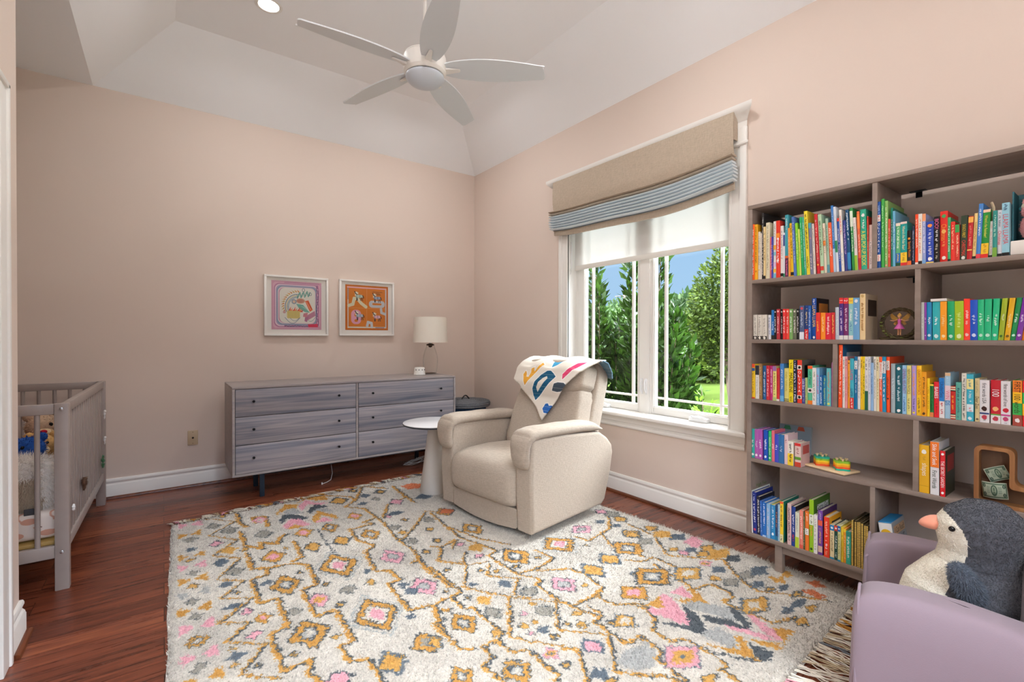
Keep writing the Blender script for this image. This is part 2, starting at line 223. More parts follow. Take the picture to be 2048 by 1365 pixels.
RUGDATA = """B P 133 3640 61 58
B O 126 3462 58 53
D G 127 3369 39 50
D I 123 3210 34 35
B O 121 3120 59 43
D C 111 3064 28 27
B P 118 2975 57 48
D G 117 2883 28 37
B O 116 2810 58 43
D C 113 2733 32 40
B L 113 2653 60 42
D G 104 2577 33 36
B O 106 2497 59 43
D G 106 2431 32 35
B P 108 2346 59 47
D b 104 2227 45 56
B P 106 2121 59 45
D G 97 2042 34 31
B O 108 1970 62 39
Z O 8 226 3694 369 3539 214 3375 347 3209 216 3050 331 2931 203 2741 316 2649 207 2534 324 2449 183 2318 285 2243 191 2157 316 2059 213 1917 320 1820
D G 254 3526 48 58
D G 328 3395 56 68
D E 243 3217 44 54
D c 297 3076 47 63
D I 243 2934 40 56
D G 290 2783 50 59
D I 243 2656 37 37
D H 274 2544 20 24
D I 249 2423 44 31
D E 292 2343 31 40
D d 339 2246 38 57
D E 289 2141 34 39
D C 211 2089 16 17
D I 219 2038 42 28
D H 276 1932 18 19
D C 211 1985 20 21
Z O 17 395 3694 389 3476 423 3388
Z O 16 373 3333 374 3096 445 2993 451 3092 530 3008 558 3096 595 3127
Z O 14 365 2989 365 2753 434 2724 419 2652 343 2639 341 2387 418 2380 408 2119 339 2111 343 1847 433 1854 411 1782 439 1699
Z O 13 431 2726 559 2697 606 2641 596 2408 523 2389 520 2128 606 2125 598 1872 547 1867 550 1758 608 1737 607 1576
Z O 15 615 2986 601 2746 549 2727
Z O 15 473 3430 471 3550 542 3516 530 3325
D P 506 3466 47 70
Y O 613 3535 700 3681 774 3628 739 3536 681 3579 616 3497
Y K 601 3387 665 3497 751 3381 766 3318 714 3305 656 3398 611 3314
Y L 654 3542 732 3579 761 3427 659 3466
Y P 605 3255 659 3362 716 3337 757 3192 706 3181 680 3280 623 3180
Y O 615 3186 666 3258 723 3191 641 3182
Y P 771 3590 839 3704 888 3585 953 3538 889 3524 833 3605 763 3481
Y O 768 3652 847 3763 977 3713 977 3605 896 3642 848 3719
Y K 790 3443 866 3561 949 3461 872 3458 801 3380
Y L 805 3395 863 3465 917 3425 936 3337 856 3395
Y O 781 3273 851 3417 932 3249 924 3186 858 3321 788 3201
Y P 788 3201 859 3285 891 3176 816 3197
D C 315 3681 32 42
D C 1031 3535 72 94
D D 1028 3169 54 81
D b 842 3073 61 91
D d 690 3087 60 90
D G 489 3204 54 82
D C 844 2833 58 87
D C 687 2847 54 81
D d 480 2841 68 96
D C 555 2918 21 25
D C 371 3034 28 38
D b 1013 2823 66 99
D G 1170 2834 43 50
D C 1181 2735 37 42
D F 1007 2462 76 106
D A 740 2539 105 158
D b 473 2488 79 119
D Q 569 2257 53 79
D H 557 2576 21 29
D I 404 2557 35 23
D H 633 2380 29 34
D C 813 2268 32 38
D G 705 2265 45 50
D F 1008 2080 75 102
D I 930 2145 33 30
D I 940 2076 41 35
D A 738 1990 103 155
D G 456 2219 36 36
D H 636 2157 32 35
D b 472 2020 84 121
D C 552 1936 22 25
D H 391 1918 25 25
D g 829 1690 69 80
D I 851 1887 22 22
D o 676 1660 61 84
D E 491 1685 56 49
D I 836 2389 25 31
D H 1181 2407 34 45
D G 1401 2822 46 62
D G 1181 2587 41 50
D H 1335 2677 33 43
D H 1295 2504 37 41
D H 1128 2648 25 33
D E 1362 3270 55 83
D E 1207 3032 24 35
D H 1351 3556 51 67
D H 1188 3699 44 58
D I 1225 3533 43 54
D G 1267 3415 37 52
D I 1268 3058 69 44
D H 1274 2914 28 41
D I 1152 3373 41 41
D b 1554 2887 72 91
Y R 1532 3596 1636 3614 1714 3525 1649 3461 1550 3484
D I 1577 3255 80 68
Z O 13 1138 3487 1030 3382 1124 3275 1133 3068 1041 3034 1082 2971 930 2972 916 2780 969 2662 904 2609 869 2365 928 2321 942 2212 871 2198 865 1935 952 1917 958 1867 1009 1830
Z O 13 982 3710 1122 3586 1132 3470 1283 3777 1416 3606
Z O 10 1133 3068 1144 2942 1119 2774 1112 2611 1280 2779 1454 2978 1566 2842
Z O 12 1166 3027 1289 3253 1453 3323 1480 3634 1460 3170
Z O 12 1112 2611 1128 2470 1087 2226 1103 2001
Z O 12 1057 2334 1100 2348 1100 2196
Z O 10 952 1871 928 1794 910 1650
Z K 8 770 3089 760 2840 827 2791 923 2859
Z K 8 760 2840 765 2698
D b 1554 2530 75 112
D b 1550 2070 98 119
D r 1569 2888 63 70
D c 1433 2289 54 61
D E 1383 2376 31 36
D E 1392 2196 39 36
D H 1174 2153 27 32
D H 1310 2047 23 28
D H 1374 1995 23 24
D H 1485 1977 28 29
D H 1638 1987 33 31
D I 1336 1870 40 48
D I 1206 1950 27 23
D H 1071 1977 23 27
D G 1387 1747 49 51
D H 1127 1869 25 28
D c 1176 1809 44 50
D G 1152 1702 43 56
D b 1011 1715 66 96
D C 1082 1574 30 33
D C 1334 1660 23 24
D E 1254 1615 24 22
D C 1259 1540 23 26
D C 1203 1546 28 28
D E 1200 1493 21 22
D I 1254 1481 36 27
D H 1255 1420 29 26
D G 1345 1580 51 57
D F 1562 1695 79 89
D A 1845 2043 119 119
D F 2102 2118 95 73
D o 1944 1744 81 79
D o 1779 1709 75 90
D b 2126 1773 112 110
D d 1779 1446 91 78
D C 1641 1629 26 25
D H 1958 1939 24 22
D C 1447 1481 34 28
D C 1403 1411 33 30
D H 1359 1449 27 23
D i 1569 1325 71 58
D H 1508 1352 23 19
D e 1340 1287 54 57
D q 1180 1351 42 37
D b 1021 1354 66 80
D H 1183 1275 27 25
D I 1250 1170 45 31
D H 1255 1121 35 24
D b 845 1446 54 64
D o 859 1673 37 55
D C 2299 1887 76 80
D I 2330 2030 38 32
D I 2285 2132 38 34
D G 2452 2184 68 68
D C 2426 2085 60 58
D E 2421 2253 53 57
D o 1924 1510 55 77
Y L 1335 1173 1434 1194 1542 1174 1422 1083 1372 1094
Z O 10 1465 2933 1423 2477 1505 2184 1431 2167 1437 1907 1543 1899 1663 1921 1700 1932 1680 2067
Z O 10 1436 2668 1504 2394 1611 2203
Z O 10 1229 2460 1274 2416 1391 2453 1311 2357
Z O 9 1274 2416 1182 2271 1292 2136 1392 2109
Z O 8 1361 2279 1294 2209 1280 2144 1153 1955 1225 1844 1284 1765 1432 1608 1296 1450 1440 1301 1302 1145 1383 1052
Z O 11 1117 2236 1124 1931 967 1908 943 1788 903 1782 912 1575 961 1549
Z O 9 1066 1917 1062 1800 1100 1784 1101 1560 1046 1537 993 1541 985 1456 930 1452 948 1326
Z O 9 1385 2086 1309 1983 1418 1871 1309 1768
Z O 9 1284 1765 1113 1530 1165 1450 1276 1309 1179 1157
Z O 10 1437 1907 1501 1794 1448 1771 1445 1613 1461 1534 1616 1544 1691 1563 1711 1690 1694 1788 1540 1883
Z O 9 1056 1550 1068 1442 1119 1424 1121 1244 1075 1233
Z O 9 1445 1613 1502 1403 1458 1400 1453 1230 1550 1210
Z O 8 1514 1495 1527 1434 1519 1403
Z O 11 1995 2060 2013 1978 2249 2024 2412 2183 2442 2285
Z O 9 2147 1997 2065 1828 2113 1651
Z O 8 1691 1563 1609 1520 1628 1425 1728 1379 1709 1302
D b 1974 1490 131 107
D i 2146 1403 120 80
D C 2469 1874 62 48
D C 2294 1880 57 49
D G 2279 1773 68 46
D I 2485 1696 75 53
D c 2452 1776 74 64
Y P 2447 1629 2586 1656 2555 1572 2470 1542 2407 1540 2452 1585
D C 2493 1506 69 47
D C 2324 1610 46 31
D E 2331 1548 41 41
D I 2396 1548 48 31
D C 2400 1480 60 37
D c 2481 1430 114 56
D K 2487 1353 64 39
D q 2315 1409 46 38
D I 2310 1331 59 36
D C 2213 1294 39 36
D G 2242 1228 63 41
D G 2377 1219 86 31
D I 2463 1203 90 40
D I 2323 1140 60 32
Y O 2444 1155 2469 1107 2586 1130 2554 1075 2488 1093 2441 1055 2417 1101
Y R 2538 1012 2603 994 2564 936 2520 962
Y R 2433 991 2487 965 2473 903 2416 912 2435 950
D H 2327 1082 49 25
D I 2397 1052 57 22
D H 2384 987 65 21
D I 2306 949 75 25
D C 2312 897 57 24
D I 2214 951 72 23
D i 2131 1059 124 64
D C 2173 880 53 33
D q 1567 1046 112 75
D L 1432 1137 95 69
D C 1536 919 55 30
Y O 1729 1346 1854 1355 1779 1280
Y P 1858 1364 1888 1349 1856 1259 1769 1138 1750 1152 1711 1307 1722 1328 1775 1277
Y P 1918 1340 2023 1353 1959 1252
Y O 1882 1302 1959 1252 2022 1319 2031 1298 1967 1167 1914 1193
Y L 1861 1256 1936 1250 2006 1138 2029 1133 1952 1042 1927 1092 1884 1180
Y K 1870 1250 1859 1164 1812 1112 1768 1053 1751 1086 1711 1155 1682 1228 1763 1138
Y K 1867 1158 1935 1075 1939 968 1906 1012 1852 1104
Y K 2033 1130 2036 1092 1959 973 1927 987 1961 1057
Y P 1879 1073 1939 968 1962 869 1919 924 1874 1025
Y P 2034 1048 2046 1017 2007 908 1962 874 1967 947
Y L 1740 1084 1853 1072 1847 1005 1776 933 1750 992
Y O 1855 1000 1856 970 1777 864 1740 937 1716 1007 1694 1050 1783 932
Y O 1872 958 1946 857 2076 868 2025 936 1970 868 1900 846 1877 890
Y K 1678 1000 1737 889 1799 843 1867 853 1849 947 1780 865
Z O 9 2400 2026 2389 1800 2232 1593 2263 1552 2428 1378 2341 1276 2282 1170 2263 1102 2329 1027 2437 885
Z O 9 2002 1689 2054 1625 2148 1618 2153 1528 2147 1450
Z O 9 2090 1574 2054 1486 2054 1394 2031 1298 2138 1275 2147 1200 2119 1154 2044 1159 2039 1067 2060 952 2154 915
Z O 8 1677 1414 1713 1328 1672 1246 1607 1221 1608 1123 1667 1108 1669 1024 1662 927 1613 923 1608 844
Z O 9 1449 1221 1534 1224 1534 1177 1522 1105 1480 1102 1460 960
Z O 8 1327 1117 1427 1021 1447 961"""
import bpy, bmesh, math, random
import numpy as np
from mathutils import Vector, Matrix, noise
rnd = random.Random(7)
SC = bpy.context.scene
COL = SC.collection
PI = math.pi

# ------------------------------------------------------------------ materials
def lin(h):
    h = h.lstrip('#')
    c = [int(h[i:i+2], 16)/255 for i in (0, 2, 4)]
    return tuple(x/12.92 if x <= .04045 else ((x+.055)/1.055)**2.4 for x in c)+(1,)
MATS = {}
def mat(name, hexc, rough=.6, metal=0., spec=.5, sheen=0., coat=0., nscale=0, namt=0., bump=0., bscale=0, trans=0., ior=1.45, emit=None, estr=0., alpha=1.):
    if name in MATS: return MATS[name]
    m = bpy.data.materials.new(name); m.use_nodes = True
    nt = m.node_tree; b = nt.nodes['Principled BSDF']
    c = lin(hexc) if isinstance(hexc, str) else hexc
    b.inputs['Base Color'].default_value = c
    b.inputs['Roughness'].default_value = rough; b.inputs['Metallic'].default_value = metal
    b.inputs['Specular IOR Level'].default_value = spec; b.inputs['IOR'].default_value = ior
    if sheen: b.inputs['Sheen Weight'].default_value = sheen
    if coat: b.inputs['Coat Weight'].default_value = coat; b.inputs['Coat Roughness'].default_value = .12
    if trans: b.inputs['Transmission Weight'].default_value = trans
    if alpha < 1: b.inputs['Alpha'].default_value = alpha
    if emit: b.inputs['Emission Color'].default_value = lin(emit); b.inputs['Emission Strength'].default_value = estr
    if nscale:
        tc = nt.nodes.new('ShaderNodeTexCoord'); n = nt.nodes.new('ShaderNodeTexNoise')
        n.inputs['Scale'].default_value = nscale; n.inputs['Detail'].default_value = 4
        nt.links.new(tc.outputs['Object'], n.inputs['Vector'])
        r = nt.nodes.new('ShaderNodeValToRGB')
        r.color_ramp.elements[0].position = .3; r.color_ramp.elements[1].position = .7
        r.color_ramp.elements[0].color = tuple(x*(1-namt) for x in c[:3])+(1,)
        r.color_ramp.elements[1].color = tuple(min(1, x*(1+namt)) for x in c[:3])+(1,)
        nt.links.new(n.outputs['Fac'], r.inputs['Fac']); nt.links.new(r.outputs['Color'], b.inputs['Base Color'])
    if bump:
        tc = nt.nodes.new('ShaderNodeTexCoord'); n = nt.nodes.new('ShaderNodeTexNoise')
        n.inputs['Scale'].default_value = bscale; n.inputs['Detail'].default_value = 3
        nt.links.new(tc.outputs['Object'], n.inputs['Vector'])
        bp = nt.nodes.new('ShaderNodeBump'); bp.inputs['Strength'].default_value = bump; bp.inputs['Distance'].default_value = .004
        nt.links.new(n.outputs['Fac'], bp.inputs['Height']); nt.links.new(bp.outputs['Normal'], b.inputs['Normal'])
    MATS[name] = m
    return m
def paint(h, rough=.55):
    return mat('paint_'+h, h, rough)
def weave(name, hexc, scale=420, amt=.10, rough=.9, bump=.35):
    """woven cloth: two crossed wave patterns in object space"""
    if name in MATS: return MATS[name]
    m = mat(name, hexc, rough, spec=.2, sheen=.15); nt = m.node_tree; b = nt.nodes['Principled BSDF']
    tc = nt.nodes.new('ShaderNodeTexCoord'); c = lin(hexc)
    n1 = nt.nodes.new('ShaderNodeTexNoise'); n2 = nt.nodes.new('ShaderNodeTexNoise')
    mp1 = nt.nodes.new('ShaderNodeMapping'); mp2 = nt.nodes.new('ShaderNodeMapping')
    mp1.inputs['Scale'].default_value = (scale, scale, scale*.12); mp2.inputs['Scale'].default_value = (scale*.12, scale*.12, scale)
    for n, mp in ((n1, mp1), (n2, mp2)):
        nt.links.new(tc.outputs['Object'], mp.inputs['Vector']); nt.links.new(mp.outputs['Vector'], n.inputs['Vector'])
        n.inputs['Scale'].default_value = 1; n.inputs['Detail'].default_value = 1
    mx = nt.nodes.new('ShaderNodeMath'); mx.operation = 'ADD'
    nt.links.new(n1.outputs['Fac'], mx.inputs[0]); nt.links.new(n2.outputs['Fac'], mx.inputs[1])
    mr = nt.nodes.new('ShaderNodeMapRange'); mr.inputs[1].default_value = .7; mr.inputs[2].default_value = 1.3
    nt.links.new(mx.outputs[0], mr.inputs[0])
    r = nt.nodes.new('ShaderNodeValToRGB')
    r.color_ramp.elements[0].color = tuple(x*(1-amt*1.4) for x in c[:3])+(1,); r.color_ramp.elements[1].color = tuple(min(1, x*(1+amt)) for x in c[:3])+(1,)
    nt.links.new(mr.outputs[0], r.inputs['Fac']); nt.links.new(r.outputs['Color'], b.inputs['Base Color'])
    bp = nt.nodes.new('ShaderNodeBump'); bp.inputs['Strength'].default_value = bump; bp.inputs['Distance'].default_value = .002
    nt.links.new(mr.outputs[0], bp.inputs['Height']); nt.links.new(bp.outputs['Normal'], b.inputs['Normal'])
    return m
def wood(name, c1, c2, axis='X', scale=1., rough=.4, coat=0., fine=60):
    """stained grain stretched along one object axis"""
    if name in MATS: return MATS[name]
    m = mat(name, c1, rough, coat=coat); nt = m.node_tree; b = nt.nodes['Principled BSDF']
    tc = nt.nodes.new('ShaderNodeTexCoord'); mp = nt.nodes.new('ShaderNodeMapping')
    s = [fine*scale]*3; s['XYZ'.index(axis)] = 2.2*scale
    mp.inputs['Scale'].default_value = s
    nt.links.new(tc.outputs['Object'], mp.inputs['Vector'])
    n = nt.nodes.new('ShaderNodeTexNoise'); n.inputs['Scale'].default_value = .35; n.inputs['Detail'].default_value = 6; n.inputs['Distortion'].default_value = 1.2
    nt.links.new(mp.outputs['Vector'], n.inputs['Vector'])
    r = nt.nodes.new('ShaderNodeValToRGB')
    r.color_ramp.elements[0].position = .32; r.color_ramp.elements[1].position = .68
    r.color_ramp.elements[0].color = lin(c1); r.color_ramp.elements[1].color = lin(c2)
    nt.links.new(n.outputs['Fac'], r.inputs['Fac']); nt.links.new(r.outputs['Color'], b.inputs['Base Color'])
    return m

# ------------------------------------------------------------------ mesh helpers
class M:
    def __init__(s): s.v = []; s.f = []; s.mi = []; s.k = 0
    def add(s, vs, fs, k=None):
        o = len(s.v); s.v += [tuple(p) for p in vs]
        s.f += [tuple(i+o for i in f) for f in fs]; s.mi += [s.k if k is None else k]*len(fs)
        return s
    def box(s, a, b, k=None):
        (x0, y0, z0), (x1, y1, z1) = a, b
        return s.add([(x0,y0,z0),(x1,y0,z0),(x1,y1,z0),(x0,y1,z0),(x0,y0,z1),(x1,y0,z1),(x1,y1,z1),(x0,y1,z1)],
              [(0,3,2,1),(4,5,6,7),(0,1,5,4),(1,2,6,5),(2,3,7,6),(3,0,4,7)], k)
    def bbox(s, a, b, r=.004, seg=2, k=None):
        bm = bmesh.new(); bmesh.ops.create_cube(bm, size=1)
        for v in bm.verts:
            v.co = Vector((a[i]+(v.co[i]+.5)*(b[i]-a[i]) for i in range(3)))
        bmesh.ops.bevel(bm, geom=bm.edges[:], offset=r, segments=seg, affect='EDGES', profile=.5)
        return s.bm(bm, k)
    def bm(s, bm, k=None):
        bm.verts.index_update()
        s.add([v.co[:] for v in bm.verts], [[v.index for v in f.verts] for f in bm.faces], k); bm.free(); return s
    def tube(s, pts, r, n=10, k=None, cap=True, up=None):
        pts = [Vector(p) for p in pts]; rs = r if isinstance(r, (list, tuple)) else [r]*len(pts)
        vs = []; fs = []; prev = None
        for i, p in enumerate(pts):
            t = (pts[min(i+1, len(pts)-1)]-pts[max(i-1, 0)]).normalized()
            if prev is None:
                a = Vector(up) if up else (Vector((0,0,1)) if abs(t.z) < .9 else Vector((1,0,0)))
            else: a = prev
            e1 = (a-t*a.dot(t)).normalized(); e2 = t.cross(e1); prev = e1
            for j in range(n):
                w = 2*PI*j/n; vs.append(p+(e1*math.cos(w)+e2*math.sin(w))*rs[i])
        for i in range(len(pts)-1):
            for j in range(n):
                fs.append((i*n+j, i*n+(j+1)%n, (i+1)*n+(j+1)%n, (i+1)*n+j))
        if cap: fs.append(tuple(range(n-1, -1, -1))); fs.append(tuple((len(pts)-1)*n+j for j in range(n)))
        return s.add(vs, fs, k)
    def lathe(s, prof, c=(0,0,0), n=32, k=None, axis='Z', cap=False):
        vs = []; fs = []
        for r, z in prof:
            for j in range(n):
                w = 2*PI*j/n; a, b = r*math.cos(w), r*math.sin(w)
                vs.append((c[0]+a, c[1]+b, c[2]+z) if axis == 'Z' else ((c[0]+z, c[1]+a, c[2]+b) if axis == 'X' else (c[0]+a, c[1]+z, c[2]-b)))
        for i in range(len(prof)-1):
            for j in range(n):
                fs.append((i*n+j, i*n+(j+1)%n, (i+1)*n+(j+1)%n, (i+1)*n+j))
        if cap: fs.append(tuple(range(n-1,-1,-1))); fs.append(tuple((len(prof)-1)*n+j for j in range(n)))
        return s.add(vs, fs, k)
    def prism(s, poly, fn, d, k=None):
        """poly 2d CCW, fn(a,b,h)->xyz, thickness d"""
        n = len(poly)
        vs = [fn(a,b,0) for a,b in poly]+[fn(a,b,d) for a,b in poly]
        fs = [tuple(range(n-1,-1,-1)), tuple(range(n,2*n))]+[(i,(i+1)%n,n+(i+1)%n,n+i) for i in range(n)]
        return s.add(vs, fs, k)
    def grid(s, fn, nu, nv, k=None, cu=False, cv=False):
        vs = [fn(i/(nu if cu else nu-1), j/(nv if cv else nv-1)) for i in range(nu) for j in range(nv)]
        fs = []
        for i in range(nu if cu else nu-1):
            for j in range(nv if cv else nv-1):
                i2, j2 = (i+1)%nu, (j+1)%nv
                fs.append((i*nv+j, i2*nv+j, i2*nv+j2, i*nv+j2))
        return s.add(vs, fs, k)
    def sq(s, c, r, e=(.35,.35), nu=28, nv=16, fn=None, k=None):
        """superellipsoid: puffy block; fn deforms unit coords to xyz offsets"""
        def pw(x, p): return math.copysign(abs(x)**p, x)
        vs = []; fs = []
        for i in range(nv+1):
            ph = -PI/2+PI*i/nv
            for j in range(nu):
                th = 2*PI*j/nu
                x = pw(math.cos(ph), e[0])*pw(math.cos(th), e[1]); y = pw(math.cos(ph), e[0])*pw(math.sin(th), e[1]); z = pw(math.sin(ph), e[0])
                p = (x*r[0], y*r[1], z*r[2])
                if fn: p = fn(*p)
                vs.append((c[0]+p[0], c[1]+p[1], c[2]+p[2]))
        for i in range(nv):
            for j in range(nu):
                fs.append((i*nu+j, i*nu+(j+1)%nu, (i+1)*nu+(j+1)%nu, (i+1)*nu+j))
        return s.add(vs, fs, k)
    def xf(s, mx, start=0):
        s.v[start:] = [tuple(mx @ Vector(p)) for p in s.v[start:]]; return s
def obj(name, m, mats, parent=None, smooth=True, ang=38, rel=True, sub=0):
    me = bpy.data.meshes.new(name)
    vs = m.v
    if parent is not None and rel:
        p = ROOTLOC.get(parent.name, (0,0,0)); vs = [(a-p[0], b-p[1], c-p[2]) for a,b,c in vs]
    me.from_pydata(vs, [], m.f)
    if not isinstance(mats, (list, tuple)): mats = [mats]
    for t in mats: me.materials.append(t)
    if len(mats) > 1: me.polygons.foreach_set('material_index', m.mi)
    if smooth:
        me.shade_smooth(); me.set_sharp_from_angle(angle=math.radians(ang))
    me.update()
    o = bpy.data.objects.new(name, me); COL.objects.link(o)
    if parent is not None:
        o.parent = parent
        if rel: ROOTLOC[o.name] = ROOTLOC.get(parent.name, (0,0,0))
    if sub:
        md = o.modifiers.new('sub', 'SUBSURF'); md.levels = md.render_levels = sub
    return o
ROOTLOC = {}
def thing(name, label, cat, loc=(0,0,0), group=None, rz=0):
    o = bpy.data.objects.new(name, None); COL.objects.link(o); o.empty_display_size = .1
    o.location = loc; o.rotation_euler = (0,0,rz)
    o['label'] = label; o['category'] = cat
    if group: o['group'] = group
    if rz == 0: ROOTLOC[o.name] = tuple(loc)
    return o
def tag(o, label, cat, group=None):
    o['label'] = label; o['category'] = cat
    if group: o['group'] = group
    return o
def struct(name, m, mats, parent=None, **kw):
    o = obj(name, m, mats, parent, **kw)
    if parent is None: o['kind'] = 'structure'
    return o

def thin_glass(name, refl=.06):
    m = bpy.data.materials.new(name); m.use_nodes = True; nt = m.node_tree; nt.nodes.clear()
    o = nt.nodes.new('ShaderNodeOutputMaterial'); a = nt.nodes.new('ShaderNodeBsdfTransparent'); g = nt.nodes.new('ShaderNodeBsdfGlossy'); mx = nt.nodes.new('ShaderNodeMixShader'); fr = nt.nodes.new('ShaderNodeFresnel')
    a.inputs['Color'].default_value = (.985,.99,.985,1); g.inputs['Roughness'].default_value = .01; fr.inputs['IOR'].default_value = 1.18+refl*2
    ml = nt.nodes.new('ShaderNodeMath'); ml.operation = 'MULTIPLY'; ml.inputs[1].default_value = .45; nt.links.new(fr.outputs[0], ml.inputs[0]); nt.links.new(ml.outputs[0], mx.inputs[0]); nt.links.new(a.outputs[0], mx.inputs[1]); nt.links.new(g.outputs[0], mx.inputs[2]); nt.links.new(mx.outputs[0], o.inputs['Surface'])
    MATS[name] = m; return m
thin_glass('window_glass')
# ------------------------------------------------------------------ camera
H0 = 1.21
f = 948.0; yaw, pitch, roll = [math.radians(a) for a in (36.342, -.4218, .113)]
Fv = Vector((math.sin(yaw)*math.cos(pitch), math.cos(yaw)*math.cos(pitch), math.sin(pitch)))
Rv = Vector((math.cos(yaw), -math.sin(yaw), 0)); Uv = Rv.cross(Fv)
R2 = Rv*math.cos(roll)+Uv*math.sin(roll); U2 = -Rv*math.sin(roll)+Uv*math.cos(roll)
cd = bpy.data.cameras.new('camera'); cam = bpy.data.objects.new('camera', cd); COL.objects.link(cam)
cd.sensor_fit = 'HORIZONTAL'; cd.sensor_width = 36; cd.lens = f/2048*36; cd.clip_start = .05; cd.clip_end = 300
mw = Matrix.Identity(4)
for i in range(3):
    mw[i][0] = R2[i]; mw[i][1] = U2[i]; mw[i][2] = -Fv[i]
mw[2][3] = H0
cam.matrix_world = mw; SC.camera = cam

# ------------------------------------------------------------------ room shell
W, D, H, XL = 2.870, 4.628, 3.051, -.47
WHITE = mat('white_trim', 'ECEAE6', .38)
WALLM = mat('pink_wall_paint', 'DECEC3', .75, bump=.05, bscale=260)
CEILM = mat('ceiling_paint', 'F6F8FB', .8, bump=.05, bscale=200)
def floor_mat():
    m = mat('walnut_planks', '5a2c1c', .3, spec=.5); nt = m.node_tree; b = nt.nodes['Principled BSDF']; L = nt.links.new
    N = nt.nodes.new
    tc = N('ShaderNodeTexCoord')
    br = N('ShaderNodeTexBrick'); br.offset = .41; br.offset_frequency = 2
    br.inputs['Scale'].default_value = 1; br.inputs['Brick Width'].default_value = 1.15; br.inputs['Row Height'].default_value = .131
    br.inputs['Mortar Size'].default_value = .0016; br.inputs['Mortar Smooth'].default_value = .3; br.inputs['Bias'].default_value = 0
    br.inputs['Color1'].default_value = (.2,.2,.2,1); br.inputs['Color2'].default_value = (.8,.8,.8,1); br.inputs['Mortar'].default_value = (.5,.5,.5,1)
    L(tc.outputs['Object'], br.inputs['Vector'])
    mp = N('ShaderNodeMapping'); mp.inputs['Scale'].default_value = (2.0, 30, 1)
    L(tc.outputs['Object'], mp.inputs['Vector'])
    n = N('ShaderNodeTexNoise'); n.inputs['Scale'].default_value = 1.4; n.inputs['Detail'].default_value = 7; n.inputs['Distortion'].default_value = .8; n.inputs['Roughness'].default_value = .65
    # shift the grain per plank so it breaks at every joint
    ad = N('ShaderNodeVectorMath'); ad.operation = 'MULTIPLY_ADD'; ad.inputs[1].default_value = (7, 13, 5)
    L(br.outputs['Color'], ad.inputs[0]); L(mp.outputs['Vector'], ad.inputs[2]); L(ad.outputs[0], n.inputs['Vector'])
    mx = N('ShaderNodeMath'); mx.operation = 'MULTIPLY_ADD'; mx.inputs[1].default_value = .42; 
    L(br.outputs['Color'], mx.inputs[0]); L(n.outputs['Fac'], mx.inputs[2])
    r = N('ShaderNodeValToRGB'); e = r.color_ramp.elements
    e[0].position = .42; e[0].color = lin('3a1c12'); e[1].position = .95; e[1].color = lin('945638')
    e.new(.58).color = lin('582c1e'); e.new(.74).color = lin('743c28')
    L(mx.outputs[0], r.inputs['Fac'])
    mm = N('ShaderNodeMix'); mm.data_type = 'RGBA'; mm.inputs['B'].default_value = lin('1c0c08')
    L(br.outputs['Fac'], mm.inputs['Factor']); L(r.outputs['Color'], mm.inputs['A']); L(mm.outputs['Result'], b.inputs['Base Color'])
    mr = N('ShaderNodeMapRange'); mr.inputs[3].default_value = .2; mr.inputs[4].default_value = .38; L(n.outputs['Fac'], mr.inputs[0]); L(mr.outputs[0], b.inputs['Roughness'])
    bp = N('ShaderNodeBump'); bp.inputs['Strength'].default_value = .25; bp.inputs['Distance'].default_value = .002
    sb = N('ShaderNodeMath'); sb.operation = 'MULTIPLY_ADD'; sb.inputs[1].default_value = -1.2
    L(br.outputs['Fac'], sb.inputs[0]); L(n.outputs['Fac'], sb.inputs[2]); L(sb.outputs[0], bp.inputs['Height']); L(bp.outputs['Normal'], b.inputs['Normal'])
    return m
struct('floor', M().box((-1.9,-1.1,-.12),(3.10,4.78,0)), floor_mat(), smooth=False)
struct('wall_back', M().box((-1.9,D,0),(3.10,4.78,3.7)), WALLM, smooth=False)
wo = (1.57, 3.08, .63, 2.46)      # window opening: y0 y1 z0 z1
struct('wall_right', M().box((W,-1.1,0),(3.10,wo[0],3.7)).box((W,wo[1],0),(3.10,D,3.7)).box((W,wo[0],0),(3.10,wo[1],wo[2])).box((W,wo[0],wo[3]),(3.10,wo[1],3.7)), WALLM, smooth=False)
dz, dy0, dy1 = 2.06, 1.55, 2.42     # door opening in the left wall
struct('wall_left', M().box((-.61,-1.1,0),(XL,dy0,H)).box((-.61,dy1,0),(XL,2.70,H)).box((-.61,dy0,dz),(XL,dy1,H)).box((-1.78,2.56,0),(-.61,2.70,H)), WALLM, smooth=False)
struct('wall_alcove', M().box((-1.9,-1.1,0),(-1.78,D,3.7)), WALLM, smooth=False)
fx0, fx1 = -.40, 1.0
struct('wall_front', M().box((-1.78,-1.1,0),(fx0,-.95,3.7)).box((fx1,-1.1,0),(W,-.95,3.7)).box((fx0,-1.1,0),(fx1,-.95,.63)).box((fx0,-1.1,2.46),(fx1,-.95,3.7)), WALLM, smooth=False)
xa, ya, zt, run = -.41, -.95, 3.455, .485
cm = M()
cm.add([(xa,ya,H),(W,ya,H),(W,D,H),(xa,D,H),(xa+run,ya+run,zt),(W-run,ya+run,zt),(W-run,D-run,zt),(xa+run,D-run,zt)],
       [(0,4,5,1),(1,5,6,2),(2,6,7,3),(3,7,4,0),(4,7,6,5)])
cm.add([(-1.9,-1.1,H),(xa,-1.1,H),(xa,D,H),(-1.9,D,H)], [(0,3,2,1)])
cm.box((-1.9,-1.1,3.7),(3.10,4.78,3.8))
struct('ceiling', cm, CEILM, smooth=False)
